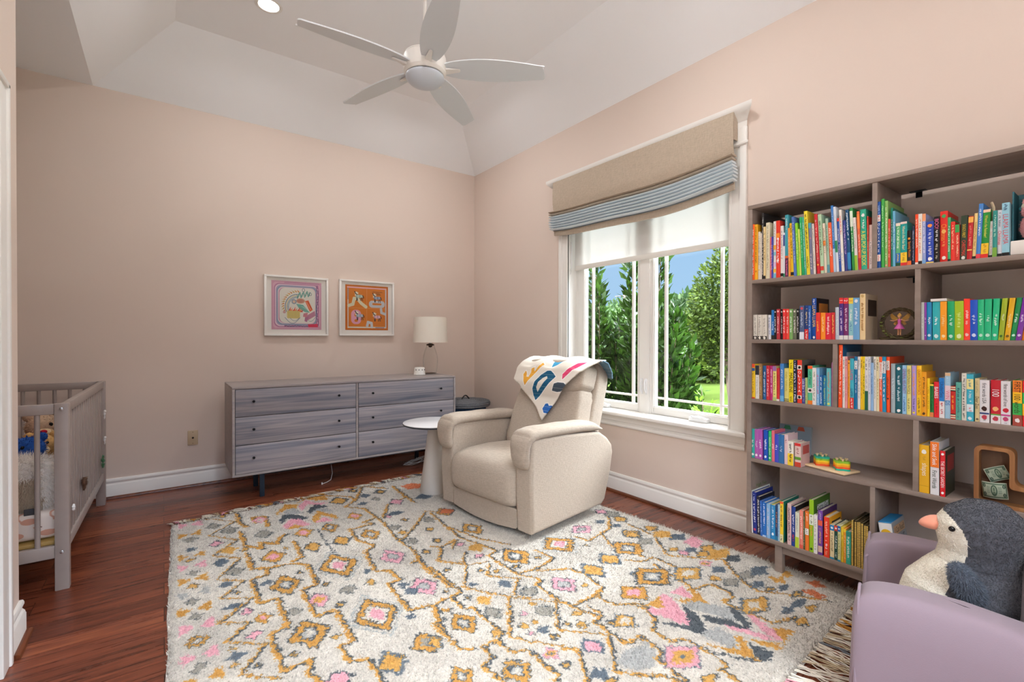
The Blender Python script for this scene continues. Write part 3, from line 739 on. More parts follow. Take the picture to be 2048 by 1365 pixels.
# baseboards: moulded profile (offset from wall, height)
BP = [(0,.0),(.018,0),(.018,.088),(.0155,.094),(.0155,.098),(.013,.104),(.008,.112),(.0085,.118),(.0135,.128),(.013,.138),(.009,.146),(0,.148)]
SP = [(0,0),(.019,0),(.0185,.006),(.0165,.012),(.012,.0165),(.006,.0187),(0,.019)]
def sweep_profile(prof, path):
    """path: list of (corner point, miter direction) on the floor; profile offset along the miter"""
    m = M(); n = len(prof); vs = []; fs = []
    for (px, py), (dx, dy) in path:
        for a, z in prof: vs.append((px+dx*a, py+dy*a, z))
    for i in range(len(path)-1):
        for j in range(n): fs.append((i*n+j, i*n+(j+1)%n, (i+1)*n+(j+1)%n, (i+1)*n+j))
    fs.append(tuple(range(n))); fs.append(tuple(range((len(path)-1)*n+n-1, (len(path)-1)*n-1, -1)))
    return m.add(vs, fs)
SHOE = wood('shoe_wood', '4a2414', '7a4226', 'Y', rough=.3)
paths = {'back': [((-1.78,D),(0,-1)),((W,D),(-1,-1))], 'right': [((W,D),(-1,-1)),((W,-.95),(-1,0))],
         'left': [((-1.78,2.70),(0,1)),((XL,2.70),(1,1)),((XL,2.515),(1,0))], 'alcove': [((-1.78,2.7),(1,1)),((-1.78,D),(1,-1))]}
for i, (k, p) in enumerate(paths.items()):
    struct('baseboard_'+k, sweep_profile(BP, p), WHITE, ang=25)
    struct('trim_%d' % (i+1), sweep_profile(SP, [((x+dx*.018, y+dy*.018), (dx, dy)) for (x, y), (dx, dy) in p]), SHOE, ang=25)
# door in the left wall
dr = M().bbox((-.56,dy0+.004,.01),(-.515,dy1-.004,dz-.004),.002)
for z0, z1 in ((.12,.92),(1.04,1.96)):
    for y0, y1 in ((dy0+.11,dy0+.40),(dy0+.47,dy1-.11)):
        dr.bbox((-.518,y0,z0),(-.509,y1,z1),.004)
door = struct('door_1', dr, WHITE)
cs = M()
for y0, y1, z0, z1 in ((dy1-.02,dy1+.075,0,dz+.07),(dy0-.075,dy0+.02,0,dz+.07)):
    cs.bbox((XL-.002,y0,z0),(XL+.014,y1,z1),.003); 
    yo = (y1-.022, y1) if y0 > 2 else (y0, y0+.022)
    cs.bbox((XL,yo[0],z0),(XL+.022,yo[1],z1),.005)
cs.bbox((XL-.002,dy0+.02,dz-.02),(XL+.014,dy1-.02,dz+.075),.003); cs.bbox((XL,dy0-.075,dz+.05),(XL+.022,dy1+.075,dz+.075),.005)
cs.box((-.61,dy1-.02,0),(XL,dy1,dz)).box((-.61,dy0,0),(XL,dy0+.02,dz)).box((-.61,dy0+.02,dz-.02),(XL,dy1-.02,dz))
struct('door_casing', cs, WHITE, door)
kn = M().lathe([(0,0),(.027,0),(.027,.006),(.011,.01),(.011,.035),(.026,.045),(.029,.06),(.02,.072),(0,.074)], (-.515, dy0+.07, .95), 20, axis='X')
obj('door_knob', kn, mat('dark_bronze','3a2f28',.35,metal=.9), door)

# ------------------------------------------------------------------ window
GX = 2.99
win = bpy.data.objects.new('window_1', None); COL.objects.link(win); win['kind'] = 'structure'; win.location = (W, 2.28, .63); ROOTLOC['window_1'] = (W, 2.28, .63)
y0, y1, z0, z1 = wo
c = M()
for s, yy in ((1, y1), (-1, y0)):       # side casings, flat with a raised back band
    a, b = sorted((yy-s*.02, yy+s*.085)); c.bbox((W-.016,a,z0),(W+.02,b,2.50),.003)
    a, b = sorted((yy+s*.05, yy+s*.09)); c.bbox((W-.026,a,z0),(W,b,2.50),.004)
    a, b = sorted((yy-s*.02, yy-s*.006)); c.bbox((W-.02,a,z0),(W,b,2.50),.003)
struct('side_casing', c, WHITE, win)
c = M().bbox((W-.022,y0-.095,2.40),(W,y1+.10,2.56),.002)
prof = [(0,2.385),(.03,2.385),(.036,2.392),(.036,2.402),(.03,2.408),(.024,2.41),(.022,2.41),(.022,2.53),(.03,2.54),(.034,2.55),(.05,2.565),(.07,2.585),(.078,2.6),(.078,2.618),(0,2.618)]
def mould(prof, ya, yb, ext=True):
    m = M(); vs = []; n = len(prof)
    for s, y in ((-1, ya), (1, yb)):
        for a, z in prof: vs.append((W-a, y+(s*a if ext else 0), z))
    return m.add(vs, [(j,(j+1)%n,n+(j+1)%n,n+j) for j in range(n)]+[tuple(range(n-1,-1,-1)), tuple(range(n,2*n))])
c = mould(prof, y0-.072, y1+.125)
struct('crown_head', c, WHITE, win, ang=30)
c = mould([(-.10,.606),(.062,.606),(.068,.612),(.07,.621),(.068,.63),(.062,.636),(-.10,.636)], y0-.047, y1+.07)
struct('sill', c, WHITE, win, ang=30)
c = mould([(0,.515),(.008,.515),(.016,.522),(.017,.53),(.012,.54),(.013,.556),(.02,.562),(.02,.6),(.026,.606),(0,.606)], y0-.07, y1+.05)
struct('apron', c, WHITE, win, ang=30)
c = M()
for ya, yb in ((y0,y0+.012),(y1-.012,y1)): c.box((W-.005,ya,z0),(3.10,yb,z1))
c.box((W-.005,y0,z1-.012),(3.10,y1,z1)).box((W+.05,y0,z0),(3.10,y1,z0+.008))
c.bbox((2.955,2.25,.63),(3.0,2.36,z1),.003)
c.bbox((2.945,2.262,.63),(2.96,2.348,z1),.004)
for ya, yb in ((y0+.01,y0+.03),(y1-.05,y1-.01)): c.bbox((2.965,ya,.63),(3.0,yb,z1),.004)
struct('jamb_frame', c, WHITE, win)
for i, (ga, gb) in enumerate(((1.653,2.222),(2.383,2.948))):
    fr = M(); ya = 1.595 if i == 0 else 2.355; yb = 2.255 if i == 0 else 3.035
    for a, b in ((ya,ga),(gb,yb)): fr.bbox((2.96,a,.64),(3.0,b,2.44),.004)
    fr.bbox((2.96,ga-.01,.64),(3.0,gb+.01,.698),.004).bbox((2.96,ga-.01,2.38),(3.0,gb+.01,2.44),.004)
    fr.bbox((2.953,ga-.014,.66),(2.966,ga-.007,2.4),.002).bbox((2.953,gb+.007,.66),(2.966,gb+.014,2.4),.002).bbox((2.953,ga-.01,.684),(2.966,gb+.01,.691),.002)
    sash = struct('sash', fr, WHITE, win)
    gl = M().box((GX-.002,ga-.004,.694),(GX+.002,gb+.004,2.385))
    struct('pane', gl, MATS['window_glass'], sash, smooth=False)
    mu = M()
    for yy in ((1.708,2.143) if i == 0 else (2.444,2.88)): mu.bbox((GX-.011,yy-.010,.694),(GX+.011,yy+.010,2.39),.003)
    for zz in (.758, 2.32): mu.bbox((GX-.0105,ga,zz-.0075),(GX+.0105,gb,zz+.0075),.003)
    struct('muntin', mu, WHITE, sash)
    yl = 2.285 if i == 0 else 2.325
    lk = M().bbox((2.934,yl-.008,.78),(2.95,yl+.008,.90),.003).tube([(2.938,yl,.79),(2.92,yl,.82),(2.918,yl,.87),(2.93,yl,.9)],.005,8)
    struct('lock_lever', lk, mat('white_plastic','E6E6E6',.35), win)
    yc = 1.84 if i == 0 else 2.72
    ck = M().bbox((2.915,yc-.07,.638),(2.965,yc+.07,.668),.008,3).tube([(2.918,yc-.05,.668),(2.912,yc-.01,.676),(2.914,yc+.035,.668)],.007,8).lathe([(0,0),(.009,.002),(.009,.012),(0,.014)],(2.914,yc+.04,.664),10)
    struct('crank_handle', ck, mat('white_plastic','E6E6E6',.35), win)

# plain unseen window, added behind the viewer for soft frontal fill light
w2 = bpy.data.objects.new('added_window_2', None); COL.objects.link(w2); w2['kind'] = 'structure'; w2.location = (.3,-.95,.63); ROOTLOC["added_window_2"] = (.3,-.95,.63)
c = M()
for a, b in ((fx0-.09,fx0+.01),(fx1-.01,fx1+.09)): c.bbox((a,-.95,.60),(b,-.932,2.55),.003)
c.bbox((fx0-.09,-.95,2.45),(fx1+.09,-.93,2.56),.003).bbox((fx0-.12,-.95,.60),(fx1+.12,-.89,.63),.004)
struct('casing', c, WHITE, w2)
c = M()
for a, b in ((fx0,fx0+.06),((fx0+fx1)/2-.04,(fx0+fx1)/2+.04),(fx1-.06,fx1)): c.bbox((a,-1.07,.63),(b,-1.01,2.46),.003)
c.bbox((fx0,-1.068,.63),(fx1,-1.012,.70),.003).bbox((fx0,-1.068,2.40),(fx1,-1.012,2.46),.003)
struct('sash', c, WHITE, w2)
struct('pane', M().box((fx0+.05,-1.042,.69),(fx1-.05,-1.038,2.41)), MATS['window_glass'], w2, smooth=False)
# ------------------------------------------------------------------ dresser
STAIN = wood('grey_blue_stain', '696c7a', 'a49c9e', 'X', rough=.38, fine=75)
STAIN_TOP = wood('taupe_stain', '8c8688', 'a69c98', 'X', rough=.4, fine=75)
BLACK = mat('blackened_steel', '16181c', .45, metal=.6)
NAVYM = mat('navy_steel', '22303e', .5, metal=.3)
dx0, dx1, dyf, dyb, dzb, dzt = .396, 2.222, 3.92, 4.43, .195, .848
dl = thing('dresser', 'long grey blue stained six drawer dresser with small black knobs on steel legs', 'dresser', ((dx0+dx1)/2, 4.18, 0))
t = .017
c = M().bbox((dx0,dyf,dzt-t),(dx1,dyb,dzt),.002).bbox((dx0,dyf,dzb),(dx1,dyb,dzb+t),.002).bbox((dx0,dyf,dzb+t),(dx0+t,dyb,dzt-t),.0015).bbox((dx1-t,dyf,dzb+t),(dx1,dyb,dzt-t),.0015)
dm = 1.294
c.box((dm-.008,dyf+.003,dzb+t),(dm+.008,dyb-.01,dzt-t)).box((dx0+t,dyb-.012,dzb+t),(dx1-t,dyb,dzt-t)).box((dx0+t,dyf+.02,dzb+t),(dx1-t,dyf+.03,dzt-t))
obj('body', c, STAIN_TOP, dl)
zs = [dzb+t, .4225, .6285, dzt-t]
dn = 0
for a, b in ((dx0+t, dm-.008), (dm+.008, dx1-t)):
    for i in range(3):
        d = obj('drawer', M().bbox((a+.004,dyf+.001,zs[i]+.003),(b-.004,dyf+.019,zs[i+1]-.003),.0012), STAIN, dl)
        # shift the grain of every drawer front
        for v in d.data.vertices: pass
        d.location = (0, 0, 0); d.data.transform(Matrix.Translation((-3.1*dn, .7*dn, -1.7*dn))); d.location = (3.1*dn, -.7*dn, 1.7*dn)
        zc = (zs[i]+zs[i+1])/2+.01
        for kx in (a+.118, b-.145):
            kb = M().tube([(kx,dyf,zc),(kx,dyf-.018,zc)],.0042,10).lathe([(0,-.030),(.008,-.029),(.0095,-.025),(.0095,-.02),(.008,-.016),(.004,-.015)],(kx,dyf,zc),16,axis='Y')
            k_ = obj('knob', kb, BLACK, d, rel=False)
            k_.data.transform(Matrix.Translation(-Vector(ROOTLOC[dl.name])-Vector(d.location)))
        dn += 1
for x in (dx0+.205, dx1-.205):
    for y in (dyf+.10, dyb-.10):
        obj('leg', M().bbox((x-.016,y-.016,0),(x+.016,y+.016,dzb-.02),.002), NAVYM, dl)
    obj('base_rail', M().bbox((x-.016,dyf+.10,dzb-.03),(x+.016,dyb-.10,dzb),.002), NAVYM, dl)
obj('base_rail', M().bbox((dx0+.2,dyf+.09,dzb-.03),(dx1-.2,dyf+.115,dzb),.002), NAVYM, dl)
# ------------------------------------------------------------------ lamp, sound machine
GLASS = thin_glass('clear_glass', .02)
lx, ly, lz = 2.135, 4.27, dzt+.0005
lp = thing('table_lamp', 'table lamp with white drum shade and clear glass bottle base on the dresser', 'lamp', (lx, ly, lz))
m = M().lathe([(0,.003),(.054,.003),(.061,.008),(.0695,.06),(.0745,.12),(.0725,.17),(.0605,.222),(.046,.257),(.039,.277),(.037,.285)], (lx,ly,lz), 40).lathe([(.034,.0),(.058,.001),(.062,.008),(.056,.012),(0,.010)], (lx,ly,lz), 40)
obj('glass_body', m, GLASS, lp)
BRONZE = mat('bronze', '3c2a20', .35, metal=.9)
obj('socket_cap', M().lathe([(0,.302),(.012,.302),(.038,.292),(.04,.283),(.02,.278),(.018,.268),(.008,.262),(0,.26)], (lx,ly,lz), 24).lathe([(0,.0065),(.05,.0065),(.048,.011),(0,.013)], (lx,ly,lz), 24), BRONZE, lp)
obj('shade', M().lathe([(.158,.56),(.160,.56),(.170,.312),(.168,.312),(.158,.56)], (lx,ly,lz), 48), mat('white_drum_shade','EDE7DB',.85,bump=.1,bscale=500), lp)
sp_ = M().tube([(lx,ly,lz+.3),(lx,ly,lz+.54)],.004,8)
for w in range(3): sp_.tube([(lx,ly,lz+.545),(lx+.158*math.cos(w*2.1),ly+.158*math.sin(w*2.1),lz+.55)],.002,6)
obj('shade_spider', sp_, BRONZE, lp)
obj('bulb', M().lathe([(0,.30),(.013,.305),(.014,.34),(.03,.39),(.03,.41),(.018,.435),(0,.44)], (lx,ly,lz), 20), mat('white_plastic','E6E6E6',.35), lp)
nx, ny = 1.985, 4.20
nm = thing('sound_machine', 'small round white sound machine beside the lamp base on the dresser', 'sound machine', (nx, ny, lz))
OFFW = mat('off_white_plastic', 'F1EFE9', .4)
m = M().lathe([(0,0),(.052,0),(.056,.004),(.056,.008),(.0535,.014),(.0535,.02),(.052,.028),(.05,.062),(.047,.07),(.04,.073),(.02,.071),(0,.071)], (nx,ny,lz), 40)
obj('housing', m, OFFW, nm)
for w in (3.6, 4.2, 4.8, 5.4):
    m = M().bbox((nx+.0515*math.cos(w)-.003,ny+.0515*math.sin(w)-.003,lz+.045),(nx+.0515*math.cos(w)+.003,ny+.0515*math.sin(w)+.003,lz+.056),.0015)
    obj('vent_slot', m, mat('dark_slot','303030',.8), nm)
obj('dial', M().lathe([(0,0),(.011,0),(.012,.006),(.008,.01),(0,.011)], (nx,ny-.052,lz+.02), 16, axis='Y').xf(Matrix.Identity(4)), OFFW, nm)
for w in (.6, 2.2, 3.8, 5.2):
    m = M().sq((nx+.05*math.cos(w),ny+.05*math.sin(w),lz+.006),(.011,.011,.006),(1,1),10,6)
    obj('rubber_foot', m, OFFW, nm)
# ------------------------------------------------------------------ pictures
def img_mat(name, arr, rough=.6):
    h_, w_ = arr.shape[:2]
    im = bpy.data.images.new(name, w_, h_); a = np.ones((h_, w_, 4), np.float32); a[..., :3] = arr[::-1]
    im.pixels.foreach_set(a.ravel()); im.pack()
    m = mat(name, 'FFFFFF', rough); nt = m.node_tree; t = nt.nodes.new('ShaderNodeTexImage'); t.image = im; t.interpolation = 'Cubic'
    nt.links.new(t.outputs['Color'], nt.nodes['Principled BSDF'].inputs['Base Color'])
    return m
def srgb(h): return np.array([int(h[i:i+2],16)/255 for i in (0,2,4)], np.float32)
class Paint:
    """a small raster painter: polygons, strokes and discs in unit coordinates, y down"""
    def __init__(s, w, h, bgc): s.w, s.h = w, h; s.a = np.tile(srgb(bgc), (h, w, 1)).astype(np.float32)
    def poly(s, pts, c, wob=None):
        p = np.array(pts, float)*[s.w, s.h]; x0, y0 = np.maximum(0, np.floor(p.min(0)).astype(int)-2); x1, y1 = np.minimum([s.w, s.h], np.ceil(p.max(0)).astype(int)+3)
        if x1 <= x0 or y1 <= y0: return
        Y, X = np.mgrid[y0:y1, x0:x1].astype(np.float32)+.5
        if wob is not None: X = X+wob[0][y0:y1, x0:x1]; Y = Y+wob[1][y0:y1, x0:x1]
        ins = np.zeros(X.shape, bool); n = len(p)
        for i in range(n):
            ax, ay = p[i]; bx, by = p[(i+1)%n]
            if ay == by: continue
            cnd = ((ay > Y) != (by > Y)) & (X < (bx-ax)*(Y-ay)/(by-ay)+ax); ins ^= cnd
        s.a[y0:y1, x0:x1][ins] = srgb(c)
    def line(s, pts, wd, c, wob=None):
        p = [np.array(q, float) for q in pts]
        for a, b in zip(p[:-1], p[1:]):
            d = (b-a); L_ = np.hypot(d[0]*s.w, d[1]*s.h)
            if L_ < 1e-6: continue
            n = np.array([-d[1]*s.h, d[0]*s.w])/L_; q = np.array([n[0]/s.w, n[1]/s.h])*wd*s.w/2; e = d/L_*wd*s.w*.3
            s.poly([a-e+q, b+e+q, b+e-q, a-e-q], c, wob)
    def disc(s, x, y, r, c, ry=None, n=24):
        ry = r if ry is None else ry
        s.poly([(x+r*math.cos(2*PI*i/n), y+ry*math.sin(2*PI*i/n)) for i in range(n)], c)
    def curve(s, fn, n, wd, c): s.line([fn(i/(n-1)) for i in range(n)], wd, c)
def rrect(x0, y0, x1, y1, r):
    o = []
    for cx, cy, a in ((x1-r,y1-r,0),(x0+r,y1-r,90),(x0+r,y0+r,180),(x1-r,y0+r,270)):
        o += [(cx+r*math.cos(math.radians(a+i*15)), cy+r*math.sin(math.radians(a+i*15))) for i in range(7)]
    return o
def art_pink():
    p = Paint(420, 420, 'dba4bc'); R = random.Random(3)
    p.poly(rrect(.03,.03,.97,.97,.06),'e8b8cc')
    for k, c in ((0,'c88ab0'),(.018,'f2dde4'),(.036,'b9a8cc'),(.054,'8fa6bc'),(.072,'f0d8e0'),(.09,'d79ab8'),(.105,'f4efe8')):
        p.poly(rrect(.05+k,.05+k,.95-k,.95-k,.10), c)
    p.poly(rrect(.16,.14,.86,.86,.1), 'f3eee6')
    for y in (.03,.945): p.line([(.25,y),(.95,y)],.012,'b87aa4')
    for i in range(5):      # knotted cords down the side and along the foot
        p.curve(lambda t, i=i: (.915+.022*math.sin(t*9+i*1.3), .06+.86*t), 40, .008, ['70517c','e07aa6','9a5a8c','b070a0','5a4a70'][i])
        p.curve(lambda t, i=i: (.25+.5*t, .925+.014*math.sin(t*11+i*1.3)), 40, .007, ['70517c','c06a96','9a5a8c','6c88a4','5a4a70'][i])
    p.poly([(.72,.885),(.92,.875),(.93,.945),(.73,.95)],'e23a5c')
    # loose arrangement of coloured ribbons and shapes
    for i in range(13):
        a = 2.75+i*.165; x, y = .52+.27*math.cos(a), .50+.27*math.sin(a)
        p.poly([(x,y),(x+.07*math.cos(a-.4),y+.07*math.sin(a-.4)),(x+.03*math.cos(a+.9),y+.03*math.sin(a+.9))], ['d8863c','c8a860','e0a050'][i%3])
    for k, c in enumerate(('6f86a0','e9d4a0','8fb0b8','8ea0b4')): p.curve(lambda t, k=k: (.52+(.255-k*.022)*math.cos(2.7+2.0*t), .52+(.255-k*.022)*math.sin(2.7+2.0*t)), 30, .014, c)
    for k, c in enumerate(('4aa08c','3a8c84')):
        p.curve(lambda t, k=k: (.50+.26*t, .28+.05*math.sin(22*t+k)-.05*t+.02*k), 50, .011, c)
    p.curve(lambda t: (.63+.025*math.sin(6.3*t), .17+.035*math.cos(6.3*t)), 20, .008, '5a6a7c'); p.curve(lambda t: (.77+.025*math.sin(6.3*t), .25+.03*math.cos(6.3*t)), 20, .008, '5a6a7c')
    p.disc(.57,.40,.09,'d8a890',.055); p.disc(.57,.40,.07,'c88a78',.04); p.disc(.44,.42,.05,'8e9eb4'); p.disc(.44,.42,.03,'e8c8b0')
    p.poly([(.66,.40),(.73,.38),(.82,.58),(.76,.62)],'ee7040'); p.line([(.69,.42),(.78,.58)],.012,'f6b090'); p.line([(.72,.41),(.80,.56)],.010,'c84828')
    p.poly([(.48,.46),(.62,.48),(.76,.64),(.66,.63),(.54,.56)],'7fbcae'); p.poly([(.56,.5),(.64,.52),(.72,.6)],'a8d4c8')
    for i in range(9): x = .33+.03*i; p.poly([(x,.62),(x+.05,.52+.03*(i%3)),(x+.035,.64)], ['e8542c','f08a3c','d83c2c'][i%3])
    p.poly(rrect(.30,.61,.56,.77,.03),'e3cf86')
    for i in range(9): p.line([(.32+.026*i,.62),(.33+.026*i,.76)],.007,'cdb25c')
    p.disc(.25,.64,.03,'d8a8a8'); p.curve(lambda t: (.26+.3*t, .75+.12*math.sin(PI*t)), 24, .010, '8494a6'); p.curve(lambda t: (.36+.18*t, .76+.06*math.sin(PI*t)), 24, .008, '8494a6')
    p.poly([(.63,.66),(.72,.64),(.70,.74),(.62,.73)],'d88a98'); p.poly([(.70,.70),(.86,.60),(.88,.70),(.72,.80)],'c78aa4'); p.poly([(.66,.74),(.74,.72),(.70,.84),(.65,.82)],'b87a9c')
    p.curve(lambda t: (.72+.15*t, .80+.05*math.sin(PI*t)-.06*t), 20, .008, '8494a6')
    return p.a
def art_orange():
    p = Paint(420, 420, 'cf6c1a')
    p.poly(rrect(.03,.03,.97,.97,.01),'e0802a'); p.line([(.05,.055),(.95,.055)],.03,'eeb6c4'); p.line([(.06,.1),(.06,.95)],.022,'d7d4d8'); p.line([(.06,.94),(.94,.94)],.03,'e6ddd2'); p.line([(.945,.08),(.945,.94)],.03,'cfd0da')
    p.line([(.06,.08),(.06,.32)],.018,'8c98ac'); p.line([(.70,.945),(.9,.945)],.022,'9a8ea0')
    p.line([(.49,.07),(.49,.93)],.005,'f0b890'); p.line([(.08,.51),(.94,.51)],.005,'f0b890')
    def path(pts, c, w): 
        p.line(pts, w, c)
        for q in pts: p.disc(q[0], q[1], w*.5, c)
    path([(.08,.46),(.17,.43),(.20,.30),(.27,.30),(.36,.40),(.47,.48)],'e9e2c4',.07)
    p.poly(rrect(.54,.33,.92,.49,.075),'d3d4dc'); p.poly(rrect(.62,.385,.84,.43,.02),'e0802a')
    p.poly(rrect(.13,.55,.36,.87,.10),'efaac4'); p.poly(rrect(.205,.63,.285,.70,.03),'e0802a'); p.poly(rrect(.205,.76,.285,.82,.03),'e0802a')
    path([(.83,.52),(.84,.60),(.93,.63)],'d6d7de',.06); path([(.50,.90),(.52,.82),(.60,.84),(.61,.93)],'d6d7de',.06)
    def pony(x, y, coat):
        k = '2a2226'
        p.line([(x-.075,y-.02),(x-.035,y-.075)],.045,'f2ead8'); p.line([(x-.085,y-.07),(x-.055,y-.085)],.04,'f2ead8')   # neck, head
        p.poly(rrect(x-.075,y-.035,x+.085,y+.035,.03), coat)
        for q in range(4): p.line([(x-.06+.038*q,y-.03),(x-.06+.038*q,y+.03)],.006,'f4f0e8' if q%2 else '6a7890')
        p.curve(lambda t: (x-.10+.06*t, y-.105+.02*math.sin(t*3)+.06*t), 12, .018, k)
        for lx_, d in ((-.06,.01),(-.035,-.005),(.05,-.01),(.07,.012)): p.line([(x+lx_,y+.03),(x+lx_+d,y+.095)],.014,k)
        p.curve(lambda t: (x+.085+.02*math.sin(2*t), y-.02+.06*t), 8, .016, k)
    pony(.31,.25,'b8d0c8'); pony(.73,.27,'9aa8c4'); pony(.32,.68,'b8c2d4'); pony(.73,.70,'eab0c6')
    # two short lines of handwriting-like strokes at the top
    for r_, (xa_, xb_, yy) in enumerate(((.62,.86,.135),(.70,.80,.17),(.72,.82,.195))):
        p.curve(lambda t: (xa_+(xb_-xa_)*t, yy+.010*math.sin(t*(40 if r_ == 0 else 22))), 60, .005, '3a2a20')
    return p.a
def picture(label, x0, x1, zb, zt_, art, name):
    yw = D-.001; dp = .032; fw = .017
    t = thing('framed_picture', label, 'picture', ((x0+x1)/2, yw, (zb+zt_)/2))
    m = M()
    for a, b in (((x0,zb),(x1,zb+fw)),((x0,zt_-fw),(x1,zt_)),((x0,zb+fw),(x0+fw,zt_-fw)),((x1-fw,zb+fw),(x1,zt_-fw))): m.bbox((a[0],yw-dp,a[1]),(b[0],yw,b[1]),.0015)
    obj('frame', m, mat('white_frame','F0EEEA',.35), t)
    obj('mount', M().box((x0+fw,yw-.012,zb+fw),(x1-fw,yw-.008,zt_-fw)), mat('mount_card','FAF4F0',.9), t, smooth=False)
    mg = .052; a0, a1, b0, b1 = x0+fw+mg*.8, x1-fw-mg*.8, zb+fw+mg*.75, zt_-fw-mg*.55
    o = obj('print', M().add([(a0,yw-.0128,b0),(a1,yw-.0128,b0),(a1,yw-.0128,b1),(a0,yw-.0128,b1)],[(0,1,2,3)]), img_mat(name, art), t, smooth=False)
    uv = o.data.uv_layers.new(); 
    for i, q in enumerate(((0,0),(1,0),(1,1),(0,1))): uv.data[i].uv = q
    obj('glass_pane', M().box((x0+fw,yw-.024,zb+fw),(x1-fw,yw-.0225,zt_-fw)), MATS['window_glass'], t, smooth=False)
picture('square white framed print with pink border and loose coloured ribbons on the wall', .708, 1.246, 1.222, 1.758, art_pink(), 'pink_print')
picture('square white framed orange print of four small horses on the wall', 1.349, 1.893, 1.224, 1.764, art_orange(), 'orange_print')
ot = thing('wall_plate', 'small beige cable wall plate low on the pink wall beside the dresser', 'wall plate', (.191, D, .392))
obj('plate', M().bbox((.156,D-.006,.333),(.226,D,.451),.003), mat('almond_plastic','CDB899',.4), ot)
obj('coax_jack', M().lathe([(0,-.014),(.004,-.014),(.004,-.006),(.0075,-.006),(.0075,0)], (.191,D-.004,.392), 14, axis='Y'), mat('nickel','3a3128',.3,metal=.9), ot)
for z in (.437, .347): obj('screw', M().lathe([(0,-.0075),(.0035,-.007),(.0035,-.005)], (.191,D,z), 10, axis='Y'), mat('screw_beige','9a8468',.4,metal=.4), ot)
# loose cables on the floor below the dresser
cb = M()
for k in range(5):
    cb.tube([(1.93+.12*math.sin(i*.5+k*1.3)+.01*k, 4.22+.07*math.cos(i*.43+k), .006+.006*k+.01*math.sin(i*.9+k)**2) for i in range(16)], .0026, 6)
cb.tube([(2.0,4.3,.02),(2.05,4.42,.05),(2.08,4.47,.2),(2.1,4.47,.7)], .0026, 6)
tag(obj('power_cable', cb, mat('white_plastic','E6E6E6',.35)), 'tangle of white cables on the floor under the dresser beside the round table', 'cable')
cb = M().tube([(1.05,4.05,.004),(1.09,4.07,.006),(1.13,4.1,.012),(1.16,4.16,.05),(1.18,4.3,.14),(1.19,4.46,.2)], .0028, 6).lathe([(0,0),(.005,.001),(.005,.018),(0,.02)], (1.045,4.045,.0), 8)
tag(obj('charger_cable', cb, mat('white_plastic','E6E6E6',.35)), 'single white cable end lying under the middle of the dresser', 'cable')
# ------------------------------------------------------------------ basket
bx_, by_ = 2.515, 4.24
bk = thing('woven_basket', 'round blue coiled rope basket with grey lid in the room corner', 'basket', (bx_, by_, 0))
def coil(prof, n): 
    """stacked rope rings following a profile"""
    m = M()
    for r_, z_, rr in prof:
        m.tube([(bx_+r_*math.cos(2*PI*i/n), by_+r_*math.sin(2*PI*i/n), z_+.0012*math.sin(i*2.1+z_*90)) for i in range(n+1)], rr, 8, cap=False)
    return m
ROPE = mat('blue_rope', '2e4c6e', .9, nscale=60, namt=.35, bump=.5, bscale=160); ROPEG = mat('grey_rope', '6a6c70', .9, nscale=60, namt=.2, bump=.5, bscale=160)
obj('body', coil([(.19+.055*math.sin(PI*min(1,(k+3)/30)), .012+.0195*k, .0115) for k in range(26)], 40).lathe([(0,.004),(.19,.004)], (bx_,by_,0), 32), ROPE, bk)
ld = obj('lid', coil([(.250,.517,.012),(.252,.535,.012)]+[(.246-.0215*k, .549+.0016*k, .0115) for k in range(12)], 40).lathe([(0,.552),(.245,.545)], (bx_,by_,0), 32), ROPEG, bk)
obj('handle', M().tube([(bx_-.05+.1*i/10, by_-.01, .565+.045*math.sin(PI*i/10)) for i in range(11)], .007, 8), mat('black_leather','1c1a1c',.5), ld)
# ------------------------------------------------------------------ fur helper
def furry(m, n, L, w, comb=(0,0,-.3), seed=1, jit=.55, keep=None):
    """grow n small pointed tufts out of a mesh, coloured like the face they grow from"""
    R = np.random.RandomState(seed); V = np.array(m.v); T = []; K = []
    for f_, k in zip(m.f, m.mi):
        for i in range(1, len(f_)-1): T.append((f_[0], f_[i], f_[i+1])); K.append(k)
    T = np.array(T); K = np.array(K); a, b, c = V[T[:,0]], V[T[:,1]], V[T[:,2]]
    nn = np.cross(b-a, c-a); ar = np.linalg.norm(nn, axis=1)+1e-12
    i = R.choice(len(T), n, p=ar/ar.sum()); u, v = R.rand(n), R.rand(n); s = u+v > 1; u[s], v[s] = 1-u[s], 1-v[s]
    p = a[i]+(b-a)[i]*u[:,None]+(c-a)[i]*v[:,None]; nr = nn[i]/ar[i][:,None]
    d = nr+np.array(comb)+R.normal(0, jit*.5, (n,3)); d /= np.linalg.norm(d, axis=1)[:,None]
    t = np.cross(d, R.normal(0,1,(n,3))); t /= np.linalg.norm(t, axis=1)[:,None]
    ln = L*R.uniform(.6, 1.2, n)[:,None]; p = p-nr*L*.1
    vs = np.stack([p-t*w*.5, p+t*w*.5, p+d*ln], 1).reshape(-1,3); o = len(m.v)
    m.v += [tuple(q) for q in vs.tolist()]
    m.f += [(o+3*j, o+3*j+1, o+3*j+2) for j in range(n)]; m.mi += K[i].tolist()
    return m
# ------------------------------------------------------------------ recliner
CREAM = weave('oatmeal_linen', 'B4A798', 330, .09)
rc = thing('recliner', 'oatmeal fabric swivel recliner armchair with rounded arms in front of the window', 'armchair', (1.715, 2.137, .012), rz=math.atan2(.135,.991))
Wd = .89; aw = .135
def rob(name, m, mats, par, **kw): return obj(name, m, mats, par, rel=False, **kw)
